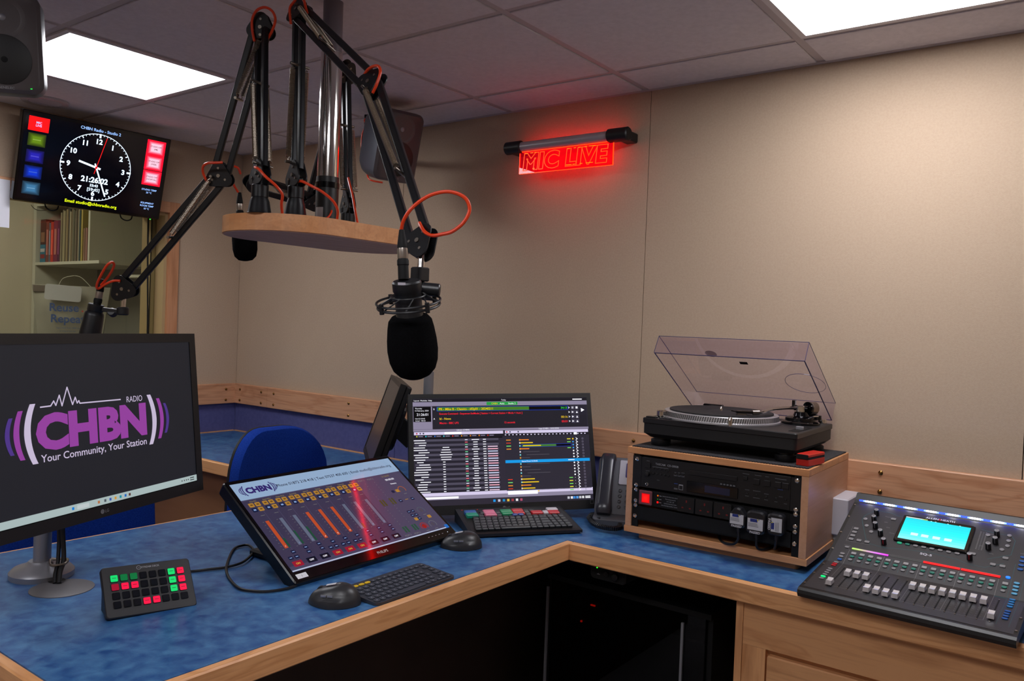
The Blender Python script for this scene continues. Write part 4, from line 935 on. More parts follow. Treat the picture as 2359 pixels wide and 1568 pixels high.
for j in range(rg-1):
    for i in range(n): fs.append((j*n+i, j*n+(i+1) % n, (j+1)*n+(i+1) % n, (j+1)*n+i))
fs += [list(range(n))[::-1], [(rg-1)*n+i for i in range(n)]]
part(G().add(vs, fs, mat('handset_black', (44, 46, 54), .25), True), 'handset', t, M=T3((-.062, .07, .105)) @ tt_)
b_ = G().box((.010, .045, .0135), (.072, .085, .006), mat('phone_card', (176, 176, 186), .5), r=.004, ch=.001); part(b_, 'label_card', t, M=T3((0, .075, .108)) @ tt_)
part(G().box((.020, .052, .0175), (.05, .05, .002), mat('phone_lcd', (60, 58, 110), .2), r=.003), 'display', t, M=T3((0, .075, .108)) @ tt_)
q = G().lathe([(.0055, 0), (.0055, .003), (.003, .0045)], mat('phone_btn', (60, 60, 64), .35), 12).mesh('b')
for r in range(4):
    for c in range(3): part(q, 'button', t, M=T3((0, .075, .108)) @ tt_ @ T3((-.018+.022*c, -.018-.0185*r, .0112)))
path = spline([(-1.262, 2.17, .775), (-1.30, 2.20, .766), (-1.325, 2.235, .764), (-1.318, 2.20, .762), (-1.285, 2.163, .761), (-1.25, 2.135, .761), (-1.215, 2.127, .761), (-1.19, 2.135, .761), (-1.185, 2.16, .761), (-1.20, 2.185, .762)], 26)
P_ = []; up = V((0, 0, 1))
for i, p in enumerate(path):
    d = (path[min(i+1, len(path)-1)]-path[max(i-1, 0)]).normalized(); x_ = up.cross(d).normalized(); y_ = d.cross(x_)
    if i < 30 or i % 1: P_.append(p); continue
    P_.append(p+(x_*math.cos(i*1.25)+y_*math.sin(i*1.25))*.0068)
g = G(); g.tube(P_, .0023, CABLEB, 5); part(g, 'curly_cord', t, world=True)

# ------------------------------------------------------------------ rack cabinet with players
RKM = pose(-.8867, 2.1267, .765, .0258)
t = thing('rack_cabinet', 'light wooden rack cabinet holding black equipment, under the turntable', 'rack', RKM)
W2, RH, RD = .260, .2505, .42; th = .0185
part(G().box((0, RD/2, RH-th/2), (.52, RD, th), BIRCH, ch=.001), 'top_panel', t)
part(G().box((-W2+th/2, RD/2, RH/2), (th, RD, RH-2*th-.0006), BIRCHZ), 'side_panel', t)
part(G().box((W2-th/2, RD/2, RH/2), (th, RD, RH-2*th-.0006), BIRCHZ), 'side_panel', t)
part(G().box((0, RD/2, th/2), (.526, RD, th), BIRCH, ch=.001), 'bottom_panel', t)
part(G().box((0, .225, -.0105), (.465, .39, .0185), BIRCH, r=.01), 'plinth', t)
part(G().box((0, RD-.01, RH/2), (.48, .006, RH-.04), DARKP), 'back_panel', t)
for sx_ in (-1, 1): part(G().box((sx_*.2315, .006, RH/2), (.019, .004, RH-2*th-.002), MATTE), 'rack_rail', t)
screw = G().lathe([(.0062, 0), (.0062, .0015), (.0045, .0032), (.0022, .0034), (.0018, .0022)], CHROME, 14, d=(0, -1, 0)).mesh('s')
for z in (.217, .141, .1275, .0955, .082, .051): part(screw, 'rack_screw', t, M=T3((-.2295, .0015, z)))
for z in (.218, .142, .130, .0985, .0845, .0535): part(screw, 'rack_screw', t, M=T3((.2295, .0015, z)))
# disc player
PL = mat('player_black', (16, 16, 18), .38); LB = mat('panel_ink', (150, 152, 158), .5); LBd = mat('panel_ink_dim', (92, 94, 100), .5); LBb = mat('panel_ink_blue', (44, 66, 130), .5)
p = thing('disc_player', 'black disc player in the top slot of the wooden rack cabinet', 'disc player', RKM @ T3((0, 0, .182)))
part(G().box((0, .15, 0), (.428, .30, .0885), PL, ch=.001), 'body', p)
for sx_ in (-1, 1): part(G().box((sx_*.2285, .002, 0), (.027, .004, .0885), PL), 'rack_ear', p)
part(G().box((.002, -.0022, .0185), (.140, .004, .013), PL, ch=.0008), 'disc_tray', p)
part(G().box((.002, -.0022, -.0205), (.146, .004, .030), mat('display_frame', (9, 9, 11), .1), ch=.0006), 'display_window', p)
part(G().rect(.018, -.0205, .072, .019, mat('display_dim', (26, 36, 62), .12), .0045), 'display', p)
g = G(); g.text('TASCAM', -.155, .0285, .0058, LB, layer=.0004, bold=.01).text('CD-200SB', -.1165, .0285, .0058, LB, layer=.0004, bold=.01)
for x, y, w_ in ((-.194, .034, .01), (-.194, .005, .012), (-.155, .0195, .05), (-.108, .012, .006), (-.097, .0125, .006), (-.085, .0135, .01), (.095, .036, .018), (.128, .036, .018), (.152, .036, .01), (.188, .0345, .03), (.1, -.0065, .012), (.126, -.006, .02), (.152, -.010, .012), (.1, -.023, .010), (.126, -.0245, .018), (.152, -.0255, .010), (.178, -.0265, .008), (.203, -.028, .008), (.19, -.0115, .01), (-.16, -.0175, .008)): g.rect(x, y, w_, .0016, LBd, .0004)
g.rect(.188, .007, .014, .0018, LBb, .0004).rect(-.105, -.0195, .011, .002, LBb, .0004).rect(-.105, -.034, .011, .0045, LBd, .0004)
for k in range(3): g.rect(-.108+.0115*k, .004, .009, .0045, LBd, .0004)
for k in range(5): g.rect(.029+.009*k, -.0005, .006, .004, LBd, .0046)
part(g, 'panel_marking', p)
B1 = G().box((0, -.002, 0), (.012, .004, .010), PL, ch=.001).mesh('b'); B2 = G().lathe([(.003, 0), (.003, .003), (.0015, .0034)], PL, 10, d=(0, -1, 0)).mesh('b'); B3 = G().box((0, -.002, 0), (.017, .004, .016), PL, ch=.001).mesh('b')
for k in range(5): part(B2, 'button', p, M=T3((-.176+.0118*k, 0, .0145)))
for k in range(5): part(B2, 'button', p, M=T3((-.176+.0118*k, 0, -.0005)))
for k in range(3): part(B2, 'button', p, M=T3((-.108+.0115*k, 0, .0075)))
for x, y in ((.094, .024),): part(B1, 'button', p, M=T3((x, 0, y)))
for x in (.125, .153, .182, .2015): part(B3, 'button', p, M=T3((x, 0, .0185)))
for x in (.1, .126, .152, .178, .203): part(B2, 'button', p, M=T3((x, 0, -.0175)))
part(B3, 'power_switch', p, M=T3((-.194, 0, .022)))
part(G().lathe([(.0075, 0), (.0068, .010), (.003, .011)], PL, 16, d=(0, -1, 0)), 'volume_knob', p, M=T3((-.194, 0, -.004)))
part(G().lathe([(.0045, 0), (.0045, .002), (.003, .0022), (.0025, -.003)], CHROME, 16, d=(0, -1, 0)), 'headphone_socket', p, M=T3((-.1945, 0, -.0335)))
g = G(); g.line([(-.0955, -.0345), (-.084, -.0345), (-.084, -.0205), (-.0955, -.0205), (-.0955, -.0345)], .001, LB, .0004).rect(-.0898, -.0215, .011, .003, LB, .0005); part(g, 'memory_slot', p)
# socket strip
p = thing('power_strip', 'black rack socket strip with a glowing red switch below the disc player', 'power strip', RKM @ T3((0, 0, .108)))
part(G().box((0, .03, 0), (.428, .055, .0445), MATTE, ch=.001), 'body', p)
for sx_ in (-1, 1): part(G().box((sx_*.2285, .002, 0), (.027, .004, .044), MATTE), 'rack_ear', p)
part(G().box((-.196, -.003, .001), (.040, .008, .041), mat('switch_clear', (120, 70, 76), .15), r=.003, axis='y', ch=.002), 'switch_cover', p)
g = G()
for k in range(6): g.rect(-.194, .0005, .026*(1-.14*k), .027*(1-.14*k), E((255, 8+2*k, 10), .5+.35*k), .0073+.0002*k)
part(g, 'lit_switch', p)
g = G(); g.rect(-.158, .0125, .004, .004, E((255, 120, 10), .7), .0026).rect(-.158, .0025, .003, .003, E((20, 160, 30), .5), .0026).rect(-.158, -.0065, .005, .005, E((255, 10, 6), 2), .0026); part(g, 'indicator_lamps', p)
g = G()
for k, (s_, h_) in enumerate((('SURGE PROTECTION DEVICE', .0028), ('Thermal protection', .003), ('L/N  N/E  L/E', .003), ('SURGE PROTECTION', .003), ('FOR POWER SUPPLY SYSTEMS', .0030))): g.text(s_, -.119, .013-.0065*k, h_, LB, layer=.0026)
for y in (.0125, .0025, -.0065): g.rect(-.150, y, .007, .0014, LB, .0026)
part(g, 'printing', p)
SO = mat('socket_face', (14, 14, 15), .4); SR = mat('socket_slot', (110, 16, 12), .5)
for x in (-.0715, -.018, .0355):
    q = G(); q.box((x, -.0035, 0), (.050, .003, .042), SO, r=.002, axis='y', ch=.0006); q.rect(x+.002, .0095, .004, .007, SR, .0052).rect(x-.009, -.0085, .0055, .0038, SR, .0052).rect(x+.013, -.0085, .0055, .0038, SR, .0052); part(q, 'socket', p)
# blank panel
p = thing('blank_panel', 'plain black blanking panel below the socket strip', 'panel', RKM @ T3((0, 0, .063)))
part(G().box((0, .0015, -.002), (.44, .003, .040), MATTE), 'plate', p); part(G().box((0, .010, -.020), (.43, .02, .003), MATTE), 'bottom_flange', p)
# plugs with test labels
PB = mat('plug_black', (26, 26, 30), .3); PLB = mat('test_label', (196, 196, 200), .5); PBL = mat('test_blue', (26, 44, 120), .5); PYE = mat('test_yellow', (190, 180, 70), .5)
def plug(x, z, w_, h_, kind, label, cable):
    p = thing('mains_plug', label, 'plug', RKM @ T3((x, -.005, z)), 'labelled mains plugs in the rack')
    g = G()
    o = rrect(w_, h_, .012, 5) if kind != 'tri' else [(-w_/2, -h_/2+.006), (-w_/2+.006, -h_/2), (w_/2-.006, -h_/2), (w_/2, -h_/2+.006), (w_/2, h_*.12), (w_*.2, h_*.46), (0, h_*.5), (-w_*.2, h_*.46), (-w_/2, h_*.12)]
    g.prism(o, 0, .030, PB, ch=.004, axis='y'); part(g, 'body', p)
    g = G(); L_ = .0302
    rot = kind == 'side'
    def R_(u, v_, a, b, m, l): g.rect(*(( u, v_, a, b) if not rot else (v_*-1, u, b, a)), m, l)
    R_(0, -.004, w_*.82, h_*.50, PLB, L_); R_(-w_*.02, h_*.10, w_*.5, h_*.14, PBL, L_+.0002); R_(w_*.25, h_*.02, w_*.26, h_*.24, WHITEL, L_+.0003); R_(w_*.13, h_*.13, w_*.06, h_*.07, PYE, L_+.0004)
    for k in range(3): R_(-w_*.1, -h_*.04-h_*.06*k, w_*.55, h_*.022, LBd, L_+.0003)
    if rot: g.text('PASSED', w_*-.33, 0, .0066, PLB, layer=L_, rot=-PI/2, bold=.03)
    else: g.text('PASSED', 0, -h_*.42, .0062, PLB, layer=L_, bold=.03)
    part(g, 'test_label', p)
    part(G().cyl((0, -.012, -h_/2+.002), (0, -.012, -h_/2-.014), .0052, PB, r2=.0042), 'strain_relief', p)
    part(G().tube(spline(cable), .0036, CABLEB), 'mains_cable', p)
plug(.087, .104, .045, .053, 'tri', 'pointed black mains plug with PASSED label, leftmost of the three', [(0, -.012, -.038), (.0, -.011, -.060), (-.015, -.006, -.078), (-.05, .01, -.083), (-.08, .06, -.080), (-.085, .12, -.078)])
plug(.137, .0985, .050, .060, 'round', 'large squarish black mains plug with PASSED label, middle of the three', [(0, -.012, -.042), (0, -.012, -.062), (.006, -.004, -.073), (.02, .02, -.074), (.03, .10, -.070)])
plug(.1885, .102, .044, .056, 'side', 'rounded black mains plug with sideways PASSED label, rightmost of the three', [(0, -.012, -.040), (-.004, -.006, -.060), (-.012, .02, -.074), (-.015, .10, -.074)])
# rubber mat, eraser-like brush
g = G(); g.box((0, 0, .0015), (.505, .40, .003), RUBBERMAT)
for k in range(64): g.box((-.25+.0079*k, -.2015, .0012), (.005, .006, .0024), RUBBERMAT)
solo(g, 'rubber_mat', 'dark grey ribbed anti-slip mat between turntable and rack cabinet', 'mat', M=RKM @ T3((.002, .212, RH+.0003)))
t = thing('record_brush', 'small red and black record brush beside the turntable front corner', 'brush', RKM @ T3((.233, .036, RH+.0035)) @ Matrix.Rotation(-.16, 4, 'Z'))
part(G().box((0, .045, .0085), (.034, .10, .017), RED, r=.002, ch=.001), 'lower_shell', t)
part(G().box((0, .045, .0195), (.033, .099, .005), MATTE, r=.002), 'middle_band', t)
part(G().box((0, .045, .0265), (.034, .10, .009), RED, r=.003, ch=.002), 'upper_shell', t)
part(G().box((0, -.0055, .024), (.0325, .002, .012), MATTE, r=.001), 'end_cap', t)

# ------------------------------------------------------------------ turntable
TTM = pose(-.8993, 2.1651, 1.0193, .0164)
t = thing('turntable', 'black direct-drive turntable on the rack cabinet, its clear lid open', 'turntable', TTM)
HT = .081; TB = mat('turntable_black', (22, 22, 24), .38); TT2 = mat('turntable_top', (34, 34, 36), .42)
g = G(); g.box((0, .1765, HT-.008), (.453, .353, .016), TB, r=.006, ch=.002, top=TT2); part(g, 'top_plate', t)
g = G(); o1 = rrect(.449, .349, .01, 3); o0 = rrect(.425, .325, .02, 3); n = len(o1)
g.add([(p[0], p[1]+.1765, .024) for p in o0]+[(p[0], p[1]+.1765, .036) for p in o1]+[(p[0], p[1]+.1765, HT-.016) for p in o1], [tuple(range(n))[::-1]]+[(j*n+i, j*n+(i+1) % n, (j+1)*n+(i+1) % n, (j+1)*n+i) for j in (0, 1) for i in range(n)], mat('rubber_base', (12, 12, 13), .55), True); part(g, 'rubber_base', t)
for x in (-.185, .185):
    for y in (.045, .31): part(G().lathe([(.0275, 0), (.029, .002), (.029, .017), (.027, .0175), (.0265, .0185), (.022, .0195), (.022, .026)], TB, 28), 'foot', t, M=T3((x, y, -.0002)))
PC = V((-.052, .172, HT))
g = G(); g.lathe([(.180, 0), (.180, .0006)], mat('platter_ring', (44, 44, 46), .3), 64, a=PC); g.lathe([(.1725, .0006), (.1725, .004), (.168, .006), (.1665, .020), (.165, .0215), (.158, .0215)], mat('platter_alu', (196, 194, 196), .3, .55), 96, a=PC); part(g, 'platter', t)
g = G()
for row, (rr, z) in enumerate(((.1688, .0058), (.1684, .0098), (.168, .0138), (.1676, .0178))):
    nd = 150
    for k in range(nd):
        a = 2*PI*(k+.15*row)/nd; c, s_ = math.cos(a), math.sin(a); dx, dy = -s_*.0017, c*.0017
        g.quad([(PC.x+c*rr-dx, PC.y+s_*rr-dy, HT+z-.0014), (PC.x+c*rr+dx, PC.y+s_*rr+dy, HT+z-.0014), (PC.x+c*rr+dx, PC.y+s_*rr+dy, HT+z+.0014), (PC.x+c*rr-dx, PC.y+s_*rr-dy, HT+z+.0014)], MATTE)
part(g, 'strobe_dots', t, kind='stuff')
g = G(); prof = [(.152, 0), (.152, .004)]
for k in range(12): rr = .148-.0085*k; prof += [(rr, .0042), (rr-.004, .0036)]
prof += [(.045, .0042), (.044, .003), (.004, .003)]
g.lathe(prof, noisemat('slip_mat', (24, 24, 26), (32, 32, 34), nscale=80, rough=.75), 72, a=PC+V((0, 0, .0215))); part(g, 'slip_mat', t)
part(G().lathe([(.0036, 0), (.0036, .011), (.002, .013)], CHROME, 12, a=PC+V((0, 0, .024))), 'spindle', t)
part(G().lathe([(.0145, 0), (.0145, .019), (.0135, .020), (.013, .0195), (.0125, .022), (.001, .0222)], CHROME, 28, a=(-.190, .052, HT)), 'power_knob', t)
g = G(); g.box((-.205, .020, HT+.002), (.03, .022, .004), TB, r=.002, ch=.001); part(g, 'start_button', t)
for x in (-.172, -.152): part(G().box((x, .020, HT+.0015), (.015, .014, .003), DGREY, r=.001), 'speed_button', t)
part(G().lathe([(.0055, 0), (.0055, .024), (.004, .026)], CHROME, 16, a=(.038, .012, HT-.001)), 'target_light', t)
part(G().box((.203, .11, HT+.0004), (.028, .13, .0012), MATTE, r=.001), 'pitch_slot', t)
part(G().box((.203, .102, HT+.005), (.019, .012, .009), SILVER, r=.001, ch=.001), 'pitch_slider', t)
AB = V((.158, .262, HT))
g = G(); g.lathe([(.054, 0), (.054, .006), (.050, .009), (.044, .010), (.044, .018), (.034, .022), (.022, .024), (.018, .036)], GLOSS, 40, a=AB); part(g, 'tonearm_base', t)
g = G(); g.box(AB+V((0, 0, .043)), (.024, .024, .022), CHROME, r=.004, ch=.002); g.cyl(AB+V((-.02, 0, .046)), AB+V((.02, 0, .046)), .008, GLOSS); g.box(AB+V((-.022, .003, .055)), (.008, .02, .026), GLOSS, r=.002); part(g, 'gimbal', t)
piv = AB+V((0, 0, .046)); hd = V((.010, .112, HT+.036)); hd = V((.062, .120, HT+.034))
g = G(); g.tube(spline([piv+V((-.006, -.004, 0)), piv+V((-.030, -.030, 0)), piv+V((-.058, -.085, -.003)), hd+V((.024, .018, .002)), hd+V((.006, .006, 0))]), .0048, mat('arm_tube', (190, 186, 182), .2, 1.)); part(g, 'tonearm_tube', t)
g = G(); dvec = V((-.8, -.6, 0)); g.cyl(hd+V((.016, .012, .001)), hd+V((.0, .0, 0)), .0068, STEEL); g.bar(hd, hd+dvec*.046, .018, .007, (.6, -.8, 0), GLOSS); g.bar(hd+dvec*.046, hd+dvec*.062+V((0, 0, .003)), .004, .003, (.6, -.8, 0), GLOSS); part(g, 'headshell', t)
g = G(); g.box((0, 0, 0), (.016, .026, .014), STEEL, r=.002, ch=.001); part(g, 'cartridge', t, M=T3(hd+dvec*.032+V((0, 0, -.0095))) @ Matrix.Rotation(-.93, 4, 'Z'))
g = G(); cw0 = piv+V((.010, .014, 0)); cd = V((.45, .89, 0)).normalized(); g.cyl(piv, cw0+cd*.03, .006, STEEL); g.cyl(cw0+cd*.012, cw0+cd*.036, .0185, STEEL, n=28, ch=.001); g.cyl(cw0+cd*.006, cw0+cd*.0118, .019, GLOSS, n=28); part(g, 'counterweight', t)
part(G().lathe([(.010, 0), (.010, .012), (.009, .013)], GLOSS, 20, a=AB+V((.048, .004, .016))), 'anti_skate_dial', t)
part(G().tube([AB+V((.03, -.03, .02)), AB+V((.045, -.032, .028)), AB+V((.055, -.02, .028))], .0022, CHROME), 'lift_lever', t)
g = G(); g.lathe([(.0125, 0), (.0125, .012), (.010, .013)], CHROME, 20, a=(.20, .335, HT)); part(g, 'adaptor_post', t)
for x in (-.145, .150): part(G().box((x, .343, HT+.012), (.062, .018, .030), GLOSS, ch=.002), 'lid_hinge', t)
# clear lid, hinged at the back and raised about 31 degrees
LW, LD, LH, lt = .446, .355, .058, .003
LDM = T3((0, .357, HT+.010)) @ Matrix.Rotation(-math.radians(31), 4, 'X')
AE = mat('acrylic_edge', (70, 68, 104), .15); 
ld = G(); y0, y1 = -LD, 0.
def pane(g_, c, d):
    g_.box(c, d, ACRYL)
pane(ld, (0, (y0+y1)/2, LH-lt/2), (LW, LD, lt)); pane(ld, (0, y0+lt/2, (LH-lt)/2), (LW, lt, LH-lt)); pane(ld, (0, y1-lt/2, (LH-lt)/2), (LW, lt, LH-lt))
for sx_ in (-1, 1): pane(ld, (sx_*(LW/2-lt/2), (y0+y1)/2, (LH-lt)/2), (lt, LD-2*lt, LH-lt))
lid = part(ld, 'clear_lid', t, M=LDM)
g = G(); ee = .0013
for sx_ in (-1, 1):
    g.box((sx_*(LW/2-lt/2), (y0+y1)/2, -.0006), (lt, LD, .0012), AE); g.box((sx_*(LW/2), (y0+y1)/2, LH), (ee, LD, ee), AE); g.box((sx_*(LW/2), y0, LH/2), (ee, ee, LH), AE)
g.box((0, y0+lt/2, -.0006), (LW-2*lt, lt, .0012), AE); g.box((0, y1-lt/2, -.0006), (LW-2*lt, lt, .0012), AE); g.box((0, y0, LH), (LW, ee, ee), AE); g.box((0, y1, LH), (LW, ee, ee), AE)
part(g, 'lid_edges', lid)
g = G(); g.box((.0, -.215, LH+.0006), (.024, .014, .001), MATTE); g.lathe([(.018, 0), (.018, .0004)], glassmat('lid_disc', (205, 200, 208)), 32, a=(-.088, -.262, LH)); part(g, 'lid_sticker', lid)
g = G(); g.tube([(.158+.058*math.cos(a), -.112+.058*math.sin(a), LH+.0008) for a in [2*PI*i/48 for i in range(48)]], .0008, AE, 5, closed=True); part(g, 'moulded_ring', lid)
g = G(); bx(-.68, -.592, 2.39, 2.54, .80, .905, mat('white_plastic_box', (196, 192, 200), .45), g, r=.004, ch=.003); bx(-.66, -.59, 2.41, 2.54, DZ+.001, .7995, WHITE, g)
solo(g, 'power_adaptor', 'white plastic box tucked between rack cabinet and mixing desk', 'adaptor')

# ------------------------------------------------------------------ digital mixing desk
MXM = pose(-.3612, 1.9326, .7724, -.0403)
t = thing('mixing_desk', 'black digital mixing desk with silver faders and a cyan screen, on the right run', 'mixer', MXM)
t1, t2, aa, bb, mw = .1484, .4543, .1727, .2873, .4402
ML = Matrix.Rotation(t1, 4, 'X'); MU = T3((0, aa*math.cos(t1), aa*math.sin(t1))) @ Matrix.Rotation(t2, 4, 'X')
def pl(M, x, s_, z=0): return M @ V((x, s_, z))
FACE = mat('mixer_face', (52, 51, 55), .40, .2); SIDE = mat('mixer_side', (15, 16, 18), .42)
# body section swept across the width
pf = [V((0, -.010, -.023)), V((0, -.016, -.014)), V((0, -.0145, -.006)), V((0, -.008, -.001)), pl(ML, 0, 0, 0), pl(ML, 0, aa, 0), pl(MU, 0, bb-.030, 0), pl(MU, 0, bb-.022, .004), pl(MU, 0, bb-.0, .010), pl(MU, 0, bb+.012, .004), pl(MU, 0, bb+.014, -.012)]
prof = [(p.y, p.z) for p in pf]+[(.445, -.010), (.03, -.018), (.01, -.024)]
g = G(); n = len(prof); vs = []; hw = mw/2
for x in (-hw, hw): vs += [(x, p[0], p[1]) for p in prof]
g.add(vs, [tuple(range(n)), tuple(range(2*n-1, n-1, -1))]+[(i, n+i, n+(i+1) % n, (i+1) % n) for i in range(n)], SIDE); part(g, 'chassis', t)
g = G()
for a_, b_, M_ in ((.001, aa, ML), (0, bb-.034, MU)):
    q = [pl(M_, -hw+.008, a_, .0006), pl(M_, hw-.008, a_, .0006), pl(M_, hw-.008, b_, .0006), pl(M_, -hw+.008, b_, .0006)]; g.quad(q, FACE)
part(g, 'faceplate', t)
g = G()
for k in range(90): g.box((-hw+.03+.0043*k, .030, -.0215), (.002, .03, .004), MATTE)
part(g, 'underside_vents', t, kind='stuff')
for x in (-.19, .19):
    for y in (.04, .40): part(G().lathe([(.013, -.0272), (.014, -.015), (.014, -.008)], MATTE, 18, a=(x, y, 0)), 'foot', t)
scw = G().lathe([(.003, 0), (.0026, .0012), (.001, .0014)], STEEL, 10).mesh('s')
for sx_ in (-1, 1):
    for s_ in (.02, .085, .15): part(scw, 'panel_screw', t, M=ML @ T3((sx_*(hw-.0055), s_, .0006)))
    for s_ in (.05, .12, .19, .245): part(scw, 'panel_screw', t, M=MU @ T3((sx_*(hw-.0055), s_, .0006)))
# light strip under the hood: row of blue-white lamps
g = G(); nl = 8
for k in range(nl*10):
    u = k/(nl*10); x0 = -.208+.402*u; x1 = x0+.402/(nl*10)*1.02; br = .5+.5*math.cos(2*PI*((u*nl) % 1-.5)); br = br**1.6
    c = (int(20+235*br), int(40+215*br), 255); m_ = E((c[0]//16*16, c[1]//16*16, 255), 14+16*round(br, 1))
    g.quad([MU @ V((x0, bb-.0262, .0012)), MU @ V((x1, bb-.0262, .0012)), MU @ V((x1, bb-.0225, .0055)), MU @ V((x0, bb-.0225, .0055))], m_)
part(g, 'light_strip', t)
# channel strips
SX = [-.1635+.0202*i for i in range(16)]+[.1652]
BG1 = mat('btn_grey', (128, 126, 128), .5); BG2 = mat('btn_teal', (0, 118, 98), .45); BGL = mat('btn_lightgrey', (150, 148, 150), .45); BBL = mat('btn_blue', (20, 84, 160), .45); BBC = mat('btn_paleblue', (80, 160, 200), .45); BRD = mat('btn_red', (190, 20, 36), .45)
def btn(w, h, m_, r, z=.0025):
    q = G(); q.box((0, 0, z/2), (w, h, z), m_, r=r, ch=.0006); return q.mesh('b')
m_mute = btn(.0118, .0085, BGL, .0016); m_sel = btn(.0108, .0072, BG2, .0034); m_pfl = btn(.0100, .0072, BG1, .0034)
FCAP = mat('fader_chrome', (222, 220, 224), .22, .35)
vs = [(-.0068, -.0115, 0), (.0068, -.0115, 0), (.0068, .0115, 0), (-.0068, .0115, 0), (-.0062, -.0095, .010), (.0062, -.0095, .010), (.0062, .0095, .0105), (-.0062, .0095, .0105), (-.0060, 0, .0085), (.0060, 0, .0085)]
fg = G().add(vs, [(3, 2, 1, 0), (0, 1, 5, 4), (2, 3, 7, 6), (4, 5, 9, 8), (8, 9, 6, 7), (1, 2, 6, 9, 5), (3, 0, 4, 8, 7)], FCAP); fg.box((0, 0, -.004), (.003, .006, .008), MATTE); fm = fg.mesh('f')
slot = G().box((0, 0, .0003), (.0026, .113, .0006), MATTE); slot.box((0, .0595, .0005), (.003, .003, .001), STEEL, r=.001); slot.box((0, -.0595, .0005), (.003, .003, .001), STEEL, r=.001)
MK = mat('mixer_ink', (120, 120, 120), .5); MKT = mat('mixer_teal_ink', (20, 110, 116), .5)
for k in range(10): slot.box((-.0052, -.045+.0105*k, .0001), (.0016, .0010, .0002), MK); slot.box((.0055, -.045+.0105*k, .0001), (.0022, .0006, .0002), MK)
sm_ = slot.mesh('s'); fpos = [43, 112, 112, 114, 50, 50, 49, 50, 116, 116, 117, 118, 119, 119, 120, 120, 56]
for i, x in enumerate(SX):
    xo = x-.0
    part(m_mute, 'mute_button', t, M=MU @ T3((xo+.0023, .045, .0006))); part(m_sel, 'select_button', t, M=MU @ T3((xo+.0018, .0318, .0006))); part(m_pfl, 'listen_button', t, M=MU @ T3((xo+.001, .0190, .0006)))
    sx_ = -.1635+.0203*i if i < 16 else .1652
    part(sm_, 'fader_slot', t, M=ML @ T3((sx_, .0935, .0006)))
    part(fm, 'fader_cap', t, M=ML @ T3((sx_, (fpos[i]-3)/1000, .0042)))
g = G()
def ml(M_, pts, w, m_):
    for (x0, y0), (x1, y1) in zip(pts, pts[1:]):
        dx, dy = x1-x0, y1-y0; L = math.hypot(dx, dy) or 1e-6; nx, ny = -dy/L*w/2, dx/L*w/2
        g.quad([M_ @ V((x0-nx, y0-ny, .0009)), M_ @ V((x1-nx, y1-ny, .0009)), M_ @ V((x1+nx, y1+ny, .0009)), M_ @ V((x0+nx, y0+ny, .0009))], m_)
for x in (-.1745, -.0917, -.0102, .0713, .1528): ml(ML, [(x, .0345), (x, aa)], .0008, MK); ml(MU, [(x, 0), (x, .058)], .0008, MK)
ml(ML, [(-.1745, .0345), (.1528, .0345)], .0006, MK); ml(MU, [(-.1745, .068), (.155, .070)], .0006, MK)
for x in (-.153, -.133, -.112, -.072, -.051, -.031, .0095, .030, .050, .0905, .111, .132): ml(MU, [(x, .008), (x, .052)], .0004, MKT)
ml(ML, [(.1535, .168), (.176, .168)], .0016, MKT); ml(ML, [(.177, .03), (.177, aa)], .0004, MKT); ml(MU, [(.177, 0), (.177, .12)], .0004, MKT); ml(ML, [(.2, .03), (.2, aa)], .0004, MKT); ml(MU, [(.2, 0), (.2, .07)], .0004, MKT)
ml(MU, [(-.158, .236), (-.178, .205), (-.180, .185), (-.150, .110), (-.135, .094), (-.10, .090), (-.06, .098), (0, .104), (.06, .098), (.085, .088), (.12, .088), (.155, .115)], .0006, MKT)
ml(MU, [(-.158, .236), (-.12, .234), (-.10, .226), (-.085, .226)], .0006, MKT); ml(MU, [(.09, .228), (.12, .222), (.155, .222), (.165, .205), (.164, .15), (.12, .12)], .0006, MKT)
ml(MU, [(-.193, .152), (-.193, .090), (-.135, .090)], .0006, MK); ml(MU, [(-.193, .073), (-.178, .073), (-.178, .058)], .0006, MK)
part(g, 'panel_lines', t)
g = G(); gM = g
g.M = MU.copy(); g.text('ALLEN', -.0225, .2395, .0075, mat('mixer_white', (210, 212, 224), .4), plane='xy', z=.0009, bold=.03); g.text('&', -.0045, .2395, .0075, BRD, plane='xy', z=.0009, bold=.02); g.text('HEATH', .0135, .2395, .0075, mat('mixer_white', (210, 212, 224), .4), plane='xy', z=.0009, bold=.03)
g.text('SQ-5', -.0065, .0945, .0075, MATS['mixer_white'], plane='xy', z=.0009, bold=.02, sx=1.25)
for s_, x, y in (('Preamp', -.122, .216), ('HPF', -.122, .192), ('Comp', -.098, .152), ('Gate', -.112, .172), ('Width', .112, .216), ('Pan', -.104, .094), ('Gain', .1, .165), ('PEQ', .125, .142), ('Talk', .185, .162)): g.text(s_, x, y, .0035, MK, plane='xy', z=.0009)
part(g, 'panel_lettering', t)
